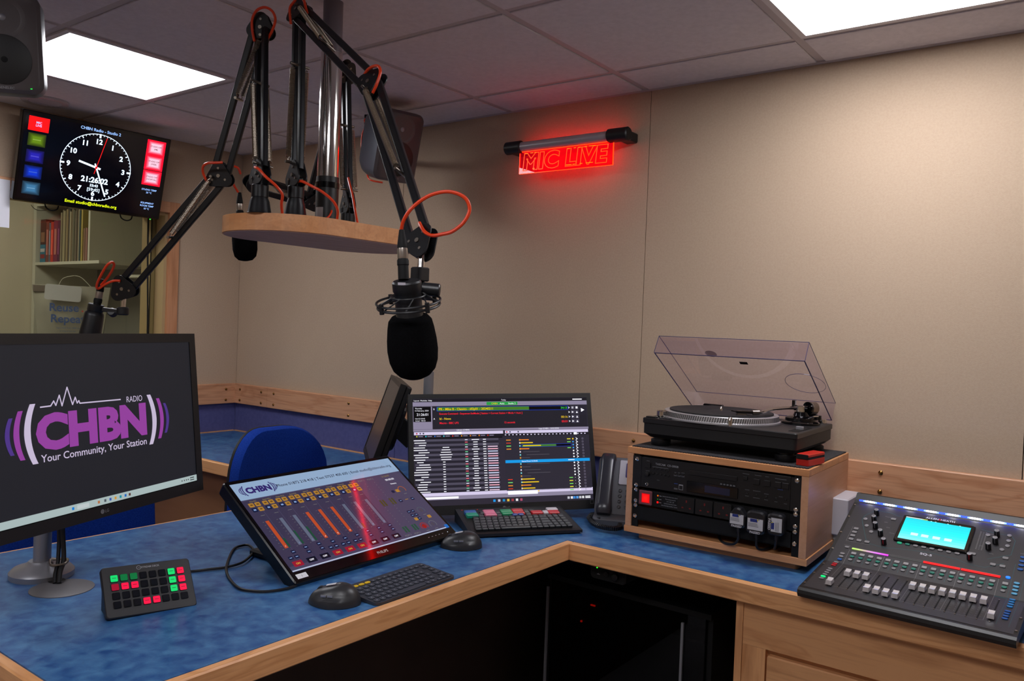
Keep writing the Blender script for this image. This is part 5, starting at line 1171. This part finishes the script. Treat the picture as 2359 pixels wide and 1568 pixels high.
# screen
g = G(); g.M = MU.copy()
g.box((-.005, .177, .0035), (.166, .107, .006), GLOSS, r=.003, ch=.002); part(g, 'screen_frame', t)
g = G(); g.M = MU.copy()
def up(x, y, w_, h_, m_, z): g.quad([(x-w_/2, y-h_/2, z), (x+w_/2, y-h_/2, z), (x+w_/2, y+h_/2, z), (x-w_/2, y+h_/2, z)], m_)
for k in range(9):
    yy = .219-.0097*k-.00485; c = (max(0, int((k-3)*26)), min(255, int(222+6*k)), min(255, 238+2*k)); up(-.005, yy, .149, .0098, E(c, 1.05), .0068)
up(-.0585, .2215, .042, .0035, E((220, 240, 240), 1.), .007); up(-.035, .2215, .012, .0035, E((190, 220, 120), 1.), .007)
for x in (-.046, -.022, .004, .030): up(x, .156, .0165, .0105, E((215, 255, 250), 1.05), .0072)
for x in (-.02, -.01, .018, .045): up(x, .219, .0035, .002, E((210, 250, 255), 1.), .0073)
part(g, 'touch_display', t)
for k in range(8): part(btn(.0115, .0068, (E((10, 170, 120), .5, (0, 120, 90), .4) if k == 0 else BG2 if k == 1 else BG1), .003), 'soft_key', t, M=MU @ T3((-.072+.0184*k, .1185, .0006)))
# channel view lamps
g = G(); g.M = MU.copy()
for k in range(10): u = k/9; up(-.166+.0086*k, .0625, .0087, .0062, E((int(190+50*u), int(240-170*u), int(110+140*min(1, u*1.4))), 1.1), .0022)
part(g, 'layer_strip_left', t, 'green to pink lit strip')
g = G(); g.M = MU.copy(); up(-.0435, .0632, .073, .0030, mat('strip_off', (66, 72, 70), .4), .0012); part(g, 'layer_strip_middle', t, 'unlit dark strip')
g = G(); g.M = MU.copy(); up(.0335, .0642, .0785, .0075, E((255, 8, 22), 1.3), .0022); part(g, 'layer_strip_right', t, 'long red lit strip')
g = G(); g.M = MU.copy(); up(.1150, .0642, .0795, .0075, E((255, 8, 22), 1.3), .0022); part(g, 'layer_strip_right', t, 'long red lit strip')
# knobs
def knob(x, y, col=None, big=1.):
    q = G(); q.lathe([(.0064*big, 0), (.0062*big, .0150), (.0056*big, .0165)], mat('knob_black', (26, 26, 30), .35), 24); q.lathe([(.0056*big, .0163), (.0052*big, .0178), (.0022*big, .0180), (.0018*big, .0172)], SILVER, 24)
    q.box((0, -.0062*big, .010), (.0012, .0016, .012), col or SILVER)
    part(q, 'knob', t, M=MU @ T3((x, y, .0006)))
for x, y in ((-.151, .2165), (-.150, .188), (-.140, .162), (-.121, .136)): knob(x, y)
knob(-.105, .104, BRD); knob(.0855, .107, BRD)
for x, y in ((.126, .212), (.1265, .184), (.116, .158)): knob(x, y)
knob(.196, .186)
m_r = G().lathe([(.0052, 0), (.0050, .0022), (.004, .0028)], BG1, 20).mesh('b')
for x, y in ((-.1725, .190), (-.1622, .163), (-.1455, .1415), (.1075, .2085), (.151, .2205), (.152, .200), (.1525, .180), (.1435, .1625)): part(m_r, 'round_button', t, M=MU @ T3((x, y, .0006)))
m_g = btn(.0120, .0085, BG1, .002)
for x, y in ((-.183, .1435), (-.183, .1285), (-.183, .1135), (-.183, .0985), (-.1635, .0985), (-.144, .0985), (.134, .103), (.1535, .103), (.155, .134), (.089, .128), (-.108, .209)): part(m_g, 'square_button', t, M=MU @ T3((x, y, .0006)))
m_o = btn(.0115, .0070, BG1, .0034)
part(m_o, 'side_button', t, M=MU @ T3((-.183, .064, .0006)))
for y in (.036, .0245): part(m_o, 'side_button', t, M=MU @ T3((-.186, y, .0006)))
part(btn(.0115, .0070, BBL, .0034), 'side_button', t, 'blue side button', M=MU @ T3((-.186, .0125, .0006)))
for k, m_ in enumerate((BG1, BRD, BRD)): part(btn(.0115, .0065, m_, .002), 'side_button', t, ('grey' if k == 0 else 'red')+' side button', M=ML @ T3((-.190, aa-.002-.0105*k, .0006)))
for k in range(6):
    part(btn(.0115, .0070, E((10, 225, 120), .9, (0, 150, 90), .4) if k == 4 else BG1, .0034), 'layer_button', t, 'lit green layer button' if k == 4 else None, M=ML @ T3((-.190, .125-.0128*k, .0006)))
for k in range(4): part(btn(.0120, .0068, BBL, .0034), 'soft_button', t, 'dark blue button', M=MU @ T3((.1885, .148-.0148*k, .0006)))
part(btn(.0095, .0075, E((20, 110, 255), 1.6, (10, 60, 160), .4), .0034), 'lit_blue_button', t, 'glowing blue button', M=MU @ T3((.1695, .0675, .0006)))
for k in range(4): part(btn(.0120, .0068, BBC, .0034), 'soft_button', t, 'pale blue button', M=MU @ T3((.1885, .0535-.0122*k, .0006)))
for k in range(4): part(btn(.0120, .0068, mat('btn_midblue', (30, 120, 185), .45), .0034), 'soft_button', t, 'mid blue button', M=ML @ T3((.1885, .166-.0130*k, .0006)))
for k in range(4): part(btn(.0120, .0068, BBL, .0034), 'soft_button', t, 'dark blue button', M=ML @ T3((.1885, .102-.0130*k, .0006)))
g = G(); g.M = MU.copy()
for c in range(3):
    for r in range(14): up(.091+.006*c, .150+.0052*r, .0028, .0022, MK if c != 1 else LBd, .0009)
part(g, 'level_meter', t)

# ------------------------------------------------------------------ red sign on the back wall
t = thing('sign_light', 'glowing red MIC LIVE sign on the beige wall', 'sign', T3((-1.66, 2.50, 2.0)))
part(G().cyl((-.205, 0, .040), (.182, 0, .040), .0185, mat('sign_tube', (176, 166, 172), .35, .3), n=28), 'tube', t)
for x0, x1 in ((-.275, -.200), (.178, .262)): part(G().cyl((x0, 0, .040), (x1, 0, .040), .0245, PLASTIC, n=28, ch=.004), 'end_cap', t)
for x in (-.245, .235): part(G().box((x, .0465, .038), (.046, .052, .034), PLASTIC, r=.006, axis='y', ch=.003), 'wall_mount', t)
RG = glassmat('sign_acrylic', (255, 120, 120), emit=(190, 0, 30), est=.28)
part(G().box((-.0055, .003, -.020), (.409, .005, .084), RG), 'acrylic_panel', t)
g = G()
RL = E((255, 50, 8), 3.); OL = E((255, 150, 10), 1.3)
c = bpy.data.curves.new('t', 'FONT'); c.body = 'MIC LIVE'; c.size = .082; c.fill_mode = 'NONE'; c.bevel_depth = .0014; c.bevel_resolution = 1; c.resolution_u = 4; c.space_character = 1.05; c.shear = .08; c.offset = .004
o = bpy.data.objects.new('t', c); me = bpy.data.meshes.new_from_object(o); vs = [v.co.copy() for v in me.vertices]; fs = [list(p.vertices) for p in me.polygons]
bpy.data.objects.remove(o); bpy.data.meshes.remove(me); bpy.data.curves.remove(c)
x0 = min(v.x for v in vs); x1 = max(v.x for v in vs); kx = .375/(x1-x0)
g.add([(-.0065+(v.x-(x0+x1)/2)*kx, -.0006-v.z*.6, -.0475+v.y) for v in vs], fs, RL); part(g, 'lettering', t)
part(G().box((-.0055, .0105, .0195), (.385, .008, .0016), E((255, 10, 10), 26)), 'lamp_strip', t)
g = G(); g.box((-.0055, .003, .0205), (.405, .0055, .002), RL)
for x in (-.2105, .1995): g.box((x, .003, -.020), (.0012, .0055, .084), RL)
g.box((-.0055, .003, -.0625), (.409, .0055, .0012), RL); part(g, 'lit_edges', t)
g = G()
for x, w_ in ((-.180, .014), (-.155, .014), (-.138, .010), (.010, .011), (.038, .010), (.058, .011), (.085, .012), (.112, .03)):
    g.rect(x+.003, .0125, w_, .0016, OL, .0026)
for x, w_ in ((.020, .025), (.042, .010), (.073, .012), (.108, .03), (-.138, .010)): g.rect(x-.003, -.0470, w_, .0016, OL, .0026)
part(g, 'bright_strokes', t)

# ------------------------------------------------------------------ loudspeakers
def speaker(label, M, led=False):
    t = thing('loudspeaker', label, 'loudspeaker', M, 'wall and ceiling loudspeakers')
    w_, h_, d_ = .185, .268, .17; SP = mat('speaker_grey', (62, 66, 76), .42, .3); SF_ = mat('speaker_face', (84, 78, 80), .4)
    rings = [(.985, .985, 0, .028), (1, 1, .010, .034), (1.0, 1.0, .07, .036), (.94, .94, .12, .04), (.8, .84, .16, .04), (.55, .62, .172, .03)]
    vs = []; fs = []
    for sx_, sz_, y, r in rings:
        o = rrect(w_*sx_, h_*sz_, r, 5); n = len(o); vs += [(p[0]*(1-.02*(p[1] < 0)), y, p[1]) for p in o]
    for j in range(len(rings)-1):
        for i in range(n): fs.append((j*n+i, j*n+(i+1) % n, (j+1)*n+(i+1) % n, (j+1)*n+i))
    fs.append([(len(rings)-1)*n+i for i in range(n)])
    g = G().add(vs, fs, SP, True); part(g, 'cabinet', t)
    g = G(); o = rrect(w_*.985, h_*.985, .028, 5); n = len(o); vs = [(p[0], 0, p[1]) for p in o]+[(p[0]*.90, -.008, p[1]*.93) for p in o]
    g.add(vs, [(i, (i+1) % n, n+(i+1) % n, n+i) for i in range(n)]+[tuple(range(n, 2*n))], SF_, True); part(g, 'front_baffle', t)
    g = G(); g.lathe([(.056, .0), (.046, -.001), (.030, .006), (.016, .014), (.012, .015)], SF_, 36, a=(0, -.0085, .066), d=(0, 1, 0)); part(g, 'waveguide', t)
    part(G().lathe([(.0125, 0), (.010, .006), (.005, .009), (.001, .0095)], SILVER, 20, a=(0, -.002, .066), d=(0, -1, 0)), 'tweeter', t)
    g = G(); g.lathe([(.066, .0), (.066, .002), (.062, .003)], PLASTIC, 40, a=(0, -.0078, -.045), d=(0, -1, 0)); part(g, 'woofer_ring', t)
    part(G().lathe([(.061, 0), (.052, -.002), (.02, -.008), (.018, -.002), (.001, .002)], MATTE, 40, a=(0, -.0105, -.045), d=(0, -1, 0)), 'woofer_cone', t)
    g = G(); g.text('GENELEC', 0, -.119, .007, LB, layer=.0084); part(g, 'maker_mark', t)
    if led: part(G().box((.06, -.0085, -.118), (.004, .001, .0015), E((20, 255, 60), 3)), 'power_lamp', t)
    return t
SRM = pose(-2.235, 2.215, 2.022, 1.33, .26, .0)
t = speaker('dark grey loudspeaker hung high by the back wall, left of the red sign', SRM)
q = SRM @ V((0, .165, 0)); part(G().tube(spline([q, (q.x-.04, q.y+.02, q.z), (-2.60, YB-.06, q.z), (-2.61, YB-.002, q.z)]), .012, PLASTIC).box((-2.61, YB-.005, q.z), (.06, .008, .09), PLASTIC, r=.01, axis='y'), 'wall_bracket', t, world=True)
SLM = pose(-2.225, .842, 2.005, 1.05, .12, -.06) @ Matrix.Scale(.9, 4)
t = speaker('black loudspeaker hanging from the ceiling at the top left corner', SLM, True)
q = SLM @ V((0, .12, .10)); part(G().cyl(q, (q.x, q.y, ZC-.002), .016, PLASTIC).cyl((q.x, q.y, ZC-.008), (q.x, q.y, ZC), .05, PLASTIC), 'ceiling_bracket', t, world=True)
g = G(); g.tube(spline([(-2.43, 2.25, ZC+.01), (-2.42, 2.22, 2.16), (-2.419, 2.205, 2.143), (-2.415, 2.208, 2.123), (-2.43, 2.204, 2.084), (-2.428, 2.204, 2.021), (-2.40, 2.194, 1.973), (-2.366, 2.178, 1.927), (-2.333, 2.165, 1.896), (-2.29, 2.19, 1.886)]), .0034, ORANGE)
solo(g, 'network_cable', 'orange cable running down beside the loudspeaker on the back wall', 'cable')
g = G(); g.tube(spline([(-2.44, 2.27, ZC+.01), (-2.41, 2.24, 2.16), (-2.395, 2.225, 2.14), (-2.385, 2.225, 2.11), (-2.375, 2.235, 2.08)]), .004, CABLEB)
for z in (2.135, 2.16): g.cyl((-2.426, 2.212, z), (-2.405, 2.225, z), .008, MATTE, n=10)
solo(g, 'power_cable', 'black cable tied to the orange cable above the back wall loudspeaker', 'cable')

# ------------------------------------------------------------------ ceiling pole with the hanging board
t = thing('ceiling_pole', 'chrome pole from the ceiling carrying the wooden microphone board', 'pole', T3((-1.716, 1.440, 1.608)))
px, py = -1.716, 1.440
g = G().cyl((px, py, 1.735), (px, py, 2.065), .0285, CHROME, n=40); part(g, 'chrome_tube', t, world=True)
g = G().cyl((px, py, 2.05), (px, py, ZC+.02), .0262, mat('pole_paint', (112, 104, 112), .35), n=40); part(g, 'upper_tube', t, world=True)
g = G().cyl((px, py, 1.609), (px, py, 1.735), .030, PLASTIC, n=40); g.cyl((px, py, 1.705), (px, py, 1.72), .0315, GLOSS, n=40); g.cyl((px, py, 1.609), (px, py, 1.616), .05, PLASTIC, n=40); part(g, 'coupler', t, world=True)
g = G(); r_ = .0303
a0 = -2.1
vs = []
for k in range(7):
    a = -1.85+.14*k; vs += [(px+r_*math.cos(a), py+r_*math.sin(a), 1.625), (px+r_*math.cos(a), py+r_*math.sin(a), 1.652)]
g.add(vs, [(2*i, 2*i+2, 2*i+3, 2*i+1) for i in range(6)], mat('pole_label', (160, 158, 160), .5)); part(g, 'label', t, 'small grey label', world=True)
# board: rounded long shape
bd = []
yc0, yc1, rb, xb = 1.355, 1.632, .170, -1.755
for i in range(25): a = PI+PI*i/24; bd.append((xb+rb*math.cos(a), yc0+rb*math.sin(a)))
for i in range(25): a = PI*i/24; bd.append((xb+rb*math.cos(a), yc1+rb*math.sin(a)))
t = thing('hanging_board', 'round-ended wooden board hung on the chrome pole, carrying the microphone arms', 'board', T3((-1.755, 1.49, 1.565)))
g = G(); g.prism(bd, 1.5665, 1.608, BIRCH); part(g, 'board', t, world=True)
g = G(); g.prism([(xb+(p[0]-xb)*.985, 1.49+(p[1]-1.49)*.99) for p in bd], 1.5645, 1.5664, noisemat('board_under', (186, 150, 136), (170, 134, 120), scale=(8, 1, 1), nscale=6, rough=.55)); part(g, 'underside_veneer', t, world=True)

# ------------------------------------------------------------------ microphone arms
def plate(g, c, n_, up_, sz, m, th=.0035, off=.0):
    """rounded triangular joint plate centred at c in the plane whose normal is n_"""
    n_ = V(n_).normalized(); u_ = V(up_); u_ = (u_-n_*u_.dot(n_)).normalized(); x_ = u_.cross(n_)
    o = []
    for a0_, rr in ((90, .62), (210, .62), (330, .62)):
        cx, cy = math.cos(math.radians(a0_))*sz*.55, math.sin(math.radians(a0_))*sz*.55
        for k in range(7): a = math.radians(a0_-60+20*k); o.append((cx+sz*.5*math.cos(a), cy+sz*.5*math.sin(a)))
    M0 = g.M; R = Matrix((x_, u_, n_)).transposed().to_4x4(); g.M = T3(V(c)+n_*off) @ R; g.prism(o, -th/2, th/2, m, ch=.0006)
    for a0_ in (90, 210, 330): g.cyl((math.cos(math.radians(a0_))*sz*.55, math.sin(math.radians(a0_))*sz*.55, -th/2-.0015), (math.cos(math.radians(a0_))*sz*.55, math.sin(math.radians(a0_))*sz*.55, th/2+.0015), sz*.085, STEEL, n=10)
    g.cyl((0, 0, -th/2-.0025), (0, 0, th/2+.0025), sz*.13, STEEL, n=12)
    g.M = M0
def boom(label, base, joints, springs, base_r=.022, base_h=.055, tube_w=.0165, gap=.0185):
    t = thing('boom_arm', label, 'boom arm', T3(base), 'black sprung microphone arms')
    J = [V(p) for p in joints]; b = V(base)
    part(G().lathe([(.030, 0), (.028, .004), (.0235, .03), (.0175, J[0].z-b.z-.052)], ARM, 28, a=b), 'base_post', t, world=True)
    part(G().cyl((b.x, b.y, J[0].z-.058), (b.x, b.y, J[0].z-.026), .0205, ARM, n=28, ch=.002), 'swivel_collar', t, world=True)
    ns = []
    for k in range(len(J)-1):
        d = (J[k+1]-J[k]).normalized()
        m_ = k if k+2 < len(J) else k-1
        nn = (J[m_+1]-J[m_]).cross(J[m_+2]-J[m_+1]).normalized()
        if ns and nn.dot(ns[-1]) < 0: nn = -nn
        nn = (nn-d*nn.dot(d)).normalized(); ns.append(nn)
        s_ = d.cross(nn).normalized()
        for sg in (-1, 1): part(G().bar(J[k]+s_*sg*gap+d*.012, J[k+1]+s_*sg*gap-d*.012, tube_w*.8, tube_w, nn, ARM, .003), 'arm_tube', t, world=True)
        for (f0, f1, side) in springs[k]:
            for sg in (-1, 1):
                a_ = J[k]+(J[k+1]-J[k])*f0+s_*side*gap*.55+nn*sg*.0185; b_ = J[k]+(J[k+1]-J[k])*f1-s_*side*gap*.4+nn*sg*.0185
                part(G().spring(a_, b_, .0062, .0012, SPRING, pitch=.0034), 'spring', t, world=True)
            for f in (f0, f1):
                c_ = J[k]+(J[k+1]-J[k])*f+s_*side*gap*(.55 if f == f0 else -.4); part(G().cyl(c_-nn*.026, c_+nn*.026, .0036, STEEL, n=10), 'spring_pin', t, world=True)
    for k, j in enumerate(J):
        nn = ns[min(k, len(ns)-1)]
        up_ = V((0, 0, 1)) if k == 0 else (J[k-1]-j).normalized()*1
        if 0 < k < len(J)-1: up_ = -((J[k-1]-j).normalized()+(J[k+1]-j).normalized())
        if k == len(J)-1: up_ = (J[k-1]-j)*-1
        g = G(); plate(g, j, nn, up_, .036, ARM, off=.0105); plate(g, j, nn, up_, .036, ARM, off=-.0105); part(g, 'joint_plates', t, world=True)
    j = J[0]; part(G().box((b.x, b.y, j.z-.020), (.036, .026, .016), ARM, r=.003), 'yoke', t, world=True)
    return t, J, ns
A0 = [(-1.665, 1.298, 1.712), (-1.718, 1.331, 2.140), (-1.351, 1.248, 1.880), (-1.062, 1.120, 1.507)]
boom('microphone arm in the centre whose tip holds the big front microphone', (-1.668, 1.300, 1.608), A0, [[(.08, .66, 1)], [(.03, .45, 1)], [(.04, .62, -1)]])
B0 = [(-1.693, 1.177, 1.704), (-1.806, 1.282, 2.10), (-1.925, 1.253, 1.724), (-2.163, 1.127, 1.418)]
boom('microphone arm on the left reaching down towards the guest window', (-1.697, 1.215, 1.608), [(-1.697, 1.215, 1.704)]+B0[1:], [[(.05, .62, 1)], [(.05, .48, -1)], [(.03, .52, 1)]])
C0 = [(-1.80, 1.588, 1.690), (-1.865, 1.62, 2.085), (-2.110, 1.71, 1.735), (-2.085, 1.475, 1.752)]
boom('microphone arm behind the chrome pole, folded back to the rear microphone', (-1.80, 1.590, 1.608), C0, [[(.1, .6, 1)], [(.1, .5, 1)], [(.2, .7, 1)]])
CB = [('microphone_cable', 'orange cable looping over the top joint of the centre boom arm', [(-1.716, 1.305, 2.10), (-1.712, 1.297, 2.135), (-1.705, 1.304, 2.154), (-1.697, 1.31, 2.166), (-1.686, 1.318, 2.159), (-1.676, 1.318, 2.138), (-1.668, 1.318, 2.12)]),
      ('microphone_cable', 'short orange cable bend at the middle joint of the centre boom arm', [(-1.375, 1.248, 1.905), (-1.355, 1.241, 1.912), (-1.330, 1.236, 1.914), (-1.312, 1.232, 1.908), (-1.303, 1.228, 1.893), (-1.306, 1.222, 1.868), (-1.318, 1.222, 1.85)]),
      ('microphone_cable', 'big orange cable loop above the front microphone', [(-1.066, 1.118, 1.545), (-1.050, 1.106, 1.536), (-1.032, 1.098, 1.524), (-1.012, 1.096, 1.517), (-0.988, 1.098, 1.519), (-0.968, 1.102, 1.524), (-0.947, 1.107, 1.540), (-0.94, 1.113, 1.563), (-0.948, 1.107, 1.584), (-0.971, 1.09, 1.593), (-0.998, 1.07, 1.585), (-1.021, 1.052, 1.563), (-1.04, 1.05, 1.541), (-1.0495, 1.054, 1.524)]),
      ('microphone_cable', 'orange cable arching from the centre arm base down to the board', [(-1.645, 1.289, 1.695), (-1.628, 1.288, 1.693), (-1.605, 1.30, 1.681), (-1.59, 1.32, 1.669), (-1.580, 1.345, 1.65), (-1.585, 1.365, 1.63), (-1.61, 1.385, 1.606)]),
      ('microphone_cable', 'orange cable looping over the top joint of the left boom arm', [(-1.806, 1.262, 2.06), (-1.811, 1.258, 2.09), (-1.806, 1.254, 2.115), (-1.790, 1.256, 2.134), (-1.770, 1.265, 2.140), (-1.754, 1.276, 2.130), (-1.752, 1.284, 2.110), (-1.768, 1.286, 2.085), (-1.785, 1.286, 2.07)]),
      ('microphone_cable', 'short orange cable bend over the middle joint of the left boom arm', [(-1.94, 1.225, 1.705), (-1.940, 1.212, 1.728), (-1.925, 1.204, 1.742), (-1.905, 1.205, 1.748), (-1.89, 1.215, 1.749), (-1.88, 1.23, 1.752)]),
      ('microphone_cable', 'thin orange cable loop at the left microphone plug', [(-2.155, 1.112, 1.438), (-2.169, 1.101, 1.437), (-2.187, 1.088, 1.427), (-2.201, 1.077, 1.415), (-2.196, 1.070, 1.424), (-2.175, 1.070, 1.45), (-2.153, 1.074, 1.476), (-2.143, 1.082, 1.485), (-2.149, 1.091, 1.477), (-2.169, 1.091, 1.455), (-2.193, 1.087, 1.433), (-2.205, 1.086, 1.425)]),
      ('microphone_cable', 'orange cable from the left arm base down to the board edge', [(-1.668, 1.178, 1.712), (-1.648, 1.175, 1.705), (-1.630, 1.180, 1.688), (-1.612, 1.198, 1.667), (-1.61, 1.215, 1.649), (-1.625, 1.225, 1.628), (-1.640, 1.240, 1.606)]),
      ('microphone_cable', 'orange cable arching into the rear microphone plug', [(-2.08, 1.42, 1.772), (-2.062, 1.40, 1.782), (-2.056, 1.385, 1.784), (-2.070, 1.382, 1.785), (-2.088, 1.392, 1.768), (-2.100, 1.411, 1.742), (-2.108, 1.433, 1.722)]),
      ('microphone_cable', 'orange cable dropping from the rear arm base to the board', [(-1.78, 1.568, 1.76), (-1.752, 1.549, 1.738), (-1.719, 1.532, 1.7), (-1.68, 1.51, 1.647), (-1.655, 1.50, 1.606)]),
      ('microphone_cable', 'short orange cable tail at the foot of the chrome pole', [(-1.729, 1.452, 1.655), (-1.70, 1.44, 1.652), (-1.685, 1.43, 1.640), (-1.68, 1.415, 1.624), (-1.69, 1.40, 1.6095), (-1.64, 1.43, 1.6105)])]
for nm, lb, pts in CB:
    g = G(); g.tube(spline(pts, 10), .0034 if 'tail' not in lb else .0026, ORANGE); solo(g, nm, lb, 'cable')

# ------------------------------------------------------------------ microphones
def mic(label, top, axis, tilt_s, foam_r, foam_h, body=True, foam=True, shock=True, body_r=.021, body_h=.06):
    top = V(top); d = V(axis).normalized()      # d points from plug to capsule
    t = thing('microphone', label, 'microphone', T3(top))
    XS = mat('xlr_silver', (170, 160, 150), .3, .8)
    g = G(); g.lathe([(.0048, 0), (.0055, .004), (.0085, .022), (.0095, .030), (.0095, .0335)], MATTE, 20, a=top, d=d); part(g, 'plug_boot', t, world=True)
    g = G(); g.lathe([(.0095, .0337), (.0098, .036), (.0098, .050), (.0092, .0525)], XS, 20, a=top, d=d); part(g, 'plug_shell', t, world=True)
    g = G(); g.lathe([(.0092, .0527), (.0108, .056), (.0108, .064), (.0098, .065), (.0098, .090)], MATTE, 20, a=top, d=d); part(g, 'plug_sleeve', t, world=True)
    p = top+d*.084
    return t, p, d
t, p, d = mic('large black foam-covered microphone hanging in front, in a round shock mount', (-1.0495, 1.055, 1.524), (.10, -.0, -.99), 0, .046, .12)
MB2 = mat('mic_black', (24, 25, 28), .4)
c1 = V((-1.0315, 1.0535, 1.432)); d2 = V((-.078, .254, -.96)).normalized()
g = G(); g.lathe([(.024, 0), (.0265, .003), (.0265, .018), (.0245, .021), (.0245, .066), (.0265, .069), (.0265, .078)], MB2, 36, a=c1, d=d2); part(g, 'body', t, world=True)
x_, y_, _ = frame(d2)
g = G(); fr_ = [(.028, .064), (.034, .066), (.0405, .074), (.0435, .088), (.0465, .110), (.0475, .130), (.0455, .150), (.040, .166), (.030, .177), (.018, .183), (.006, .185)]
g.lathe([(r*.98, z) for r, z in fr_], FOAM, 40, a=c1, d=d2); part(g, 'foam_windscreen', t, world=True)
g = G(); vs = []
for k in range(6):
    a = -.50+.11*k
    for z in (.005, .0155): vs.append(c1+d2*z+(V((.60, -.80, 0))*math.cos(a)+V((.80, .60, 0))*math.sin(a))*.0271)
g.add(vs, [(2*k, 2*k+2, 2*k+3, 2*k+1) for k in range(5)], mat('mic_label', (190, 186, 196), .5)); part(g, 'label_sticker', t, 'small white label', world=True)
# shock mount: two wire rings joined by elastic cords, clamp to the arm
for z, rr, th_ in ((.028, .031, .0018), (.046, .056, .0026), (.038, .058, .0022)):
    part(G().tube([c1+d2*z+(x_*math.cos(a)+y_*math.sin(a))*rr for a in [2*PI*i/48 for i in range(48)]], th_, MB2, 7, closed=True), 'shock_ring', t, world=True)
for k in range(8):
    a = 2*PI*k/8; a2 = a+.42
    part(G().tube([c1+d2*.028+(x_*math.cos(a)+y_*math.sin(a))*.031, c1+d2*.045+(x_*math.cos(a2)+y_*math.sin(a2))*.056], .0014, MB2, 5), 'elastic_cord', t, world=True)
for k in range(4):
    a = 2*PI*k/4+.5; q = c1+d2*.043+(x_*math.cos(a)+y_*math.sin(a))*.058; part(G().cyl(q-d2*.010, q+d2*.008, .0042, MB2, n=10), 'ring_lug', t, world=True)
part(G().cyl((-1.053, 1.113, 1.494), (-1.047, 1.106, 1.458), .0065, CHROME, n=16), 'stud', t, world=True)
part(G().box((-1.045, 1.102, 1.447), (.026, .026, .026), MB2, r=.003, ch=.002), 'mount_block', t, world=True)
part(G().bar((-1.045, 1.102, 1.436), (-1.028, 1.095, 1.402), .016, .010, (0, 1, 0), MB2), 'mount_bracket', t, world=True)
part(G().cyl((-1.036, 1.098, 1.420), (-1.008, 1.118, 1.418), .0125, MB2, n=20, ch=.002), 'clamp_knob', t, world=True)
t, p, d = mic('black stick microphone at the left arm tip, rising behind the left monitor', (-2.207, 1.090, 1.441), (-.16, -.10, -.98), 0, .03, .1)
g = G(); g.lathe([(.0185, 0), (.0205, .002), (.0205, .018), (.0190, .020), (.0235, .024), (.0250, .030), (.0285, .100), (.029, .150), (.026, .170), (.014, .180)], MB2, 32, a=(-2.222, 1.083, 1.373), d=d); part(g, 'body', t, world=True)
part(G().cyl((-2.164, 1.128, 1.400), (-2.166, 1.127, 1.362), .0065, CHROME, n=14), 'stud', t, world=True)
part(G().cyl((-2.166, 1.127, 1.368), (-2.166, 1.127, 1.346), .0155, MB2, n=18, ch=.003), 'clamp', t, world=True)
part(G().bar((-2.170, 1.124, 1.355), (-2.212, 1.092, 1.360), .012, .012, (0, 0, 1), MB2), 'clip_arm', t, world=True)
part(G().cyl((-2.186, 1.105, 1.355), (-2.196, 1.118, 1.349), .0115, MB2, n=18, ch=.002), 'clamp_knob', t, world=True)
t, p, d = mic('black foam-covered microphone hanging behind the wooden board', (-2.112, 1.441, 1.722), (.02, .04, -.99), 0, .03, .1)
g = G(); g.lathe([(.0205, 0), (.0215, .003), (.0215, .02)], MB2, 30, a=(-2.102, 1.450, 1.645), d=(.06, .05, -1)); part(g, 'body', t, world=True)
g = G(); g.lathe([(.022, 0), (.028, .004), (.0340, .02), (.0362, .055), (.0355, .085), (.031, .105), (.020, .116), (.006, .119)], FOAM, 36, a=(-2.101, 1.451, 1.638), d=(.06, .05, -1)); part(g, 'foam_windscreen', t, world=True)
part(G().cyl((-2.085, 1.475, 1.745), (-2.090, 1.468, 1.650), .0055, CHROME, n=12).cyl((-2.090, 1.468, 1.655), (-2.100, 1.455, 1.640), .010, MB2, n=12), 'mount_stud', t, world=True)

# ------------------------------------------------------------------ notice taped to the glass
g = G(); bx(-3.7265, -3.7255, 1.237, 1.447, 1.684, 1.882, mat('notice_paper', (226, 226, 236), .7), g)
g.M = T3((-3.7250, 0, 0)) @ Matrix.Rotation(PI/2, 4, 'Z'); g.text('Studio', 1.36, 1.74, .012, mat('notice_pink', (190, 120, 160), .6), layer=-.0005); g.M = Matrix.Identity(4)
solo(g, 'paper_notice', 'white paper notice taped over the window head at the far left', 'notice')
g = G(); g.tube(spline([(-3.80, 1.56, 1.80), (-3.80, 1.575, 1.785), (-3.80, 1.60, 1.78), (-3.80, 1.63, 1.79)]), .0015, mat('hook_grey', (120, 116, 100), .5)); solo(g, 'cable_clip', 'thin grey wire loop against the window head under the clock screen', 'clip')
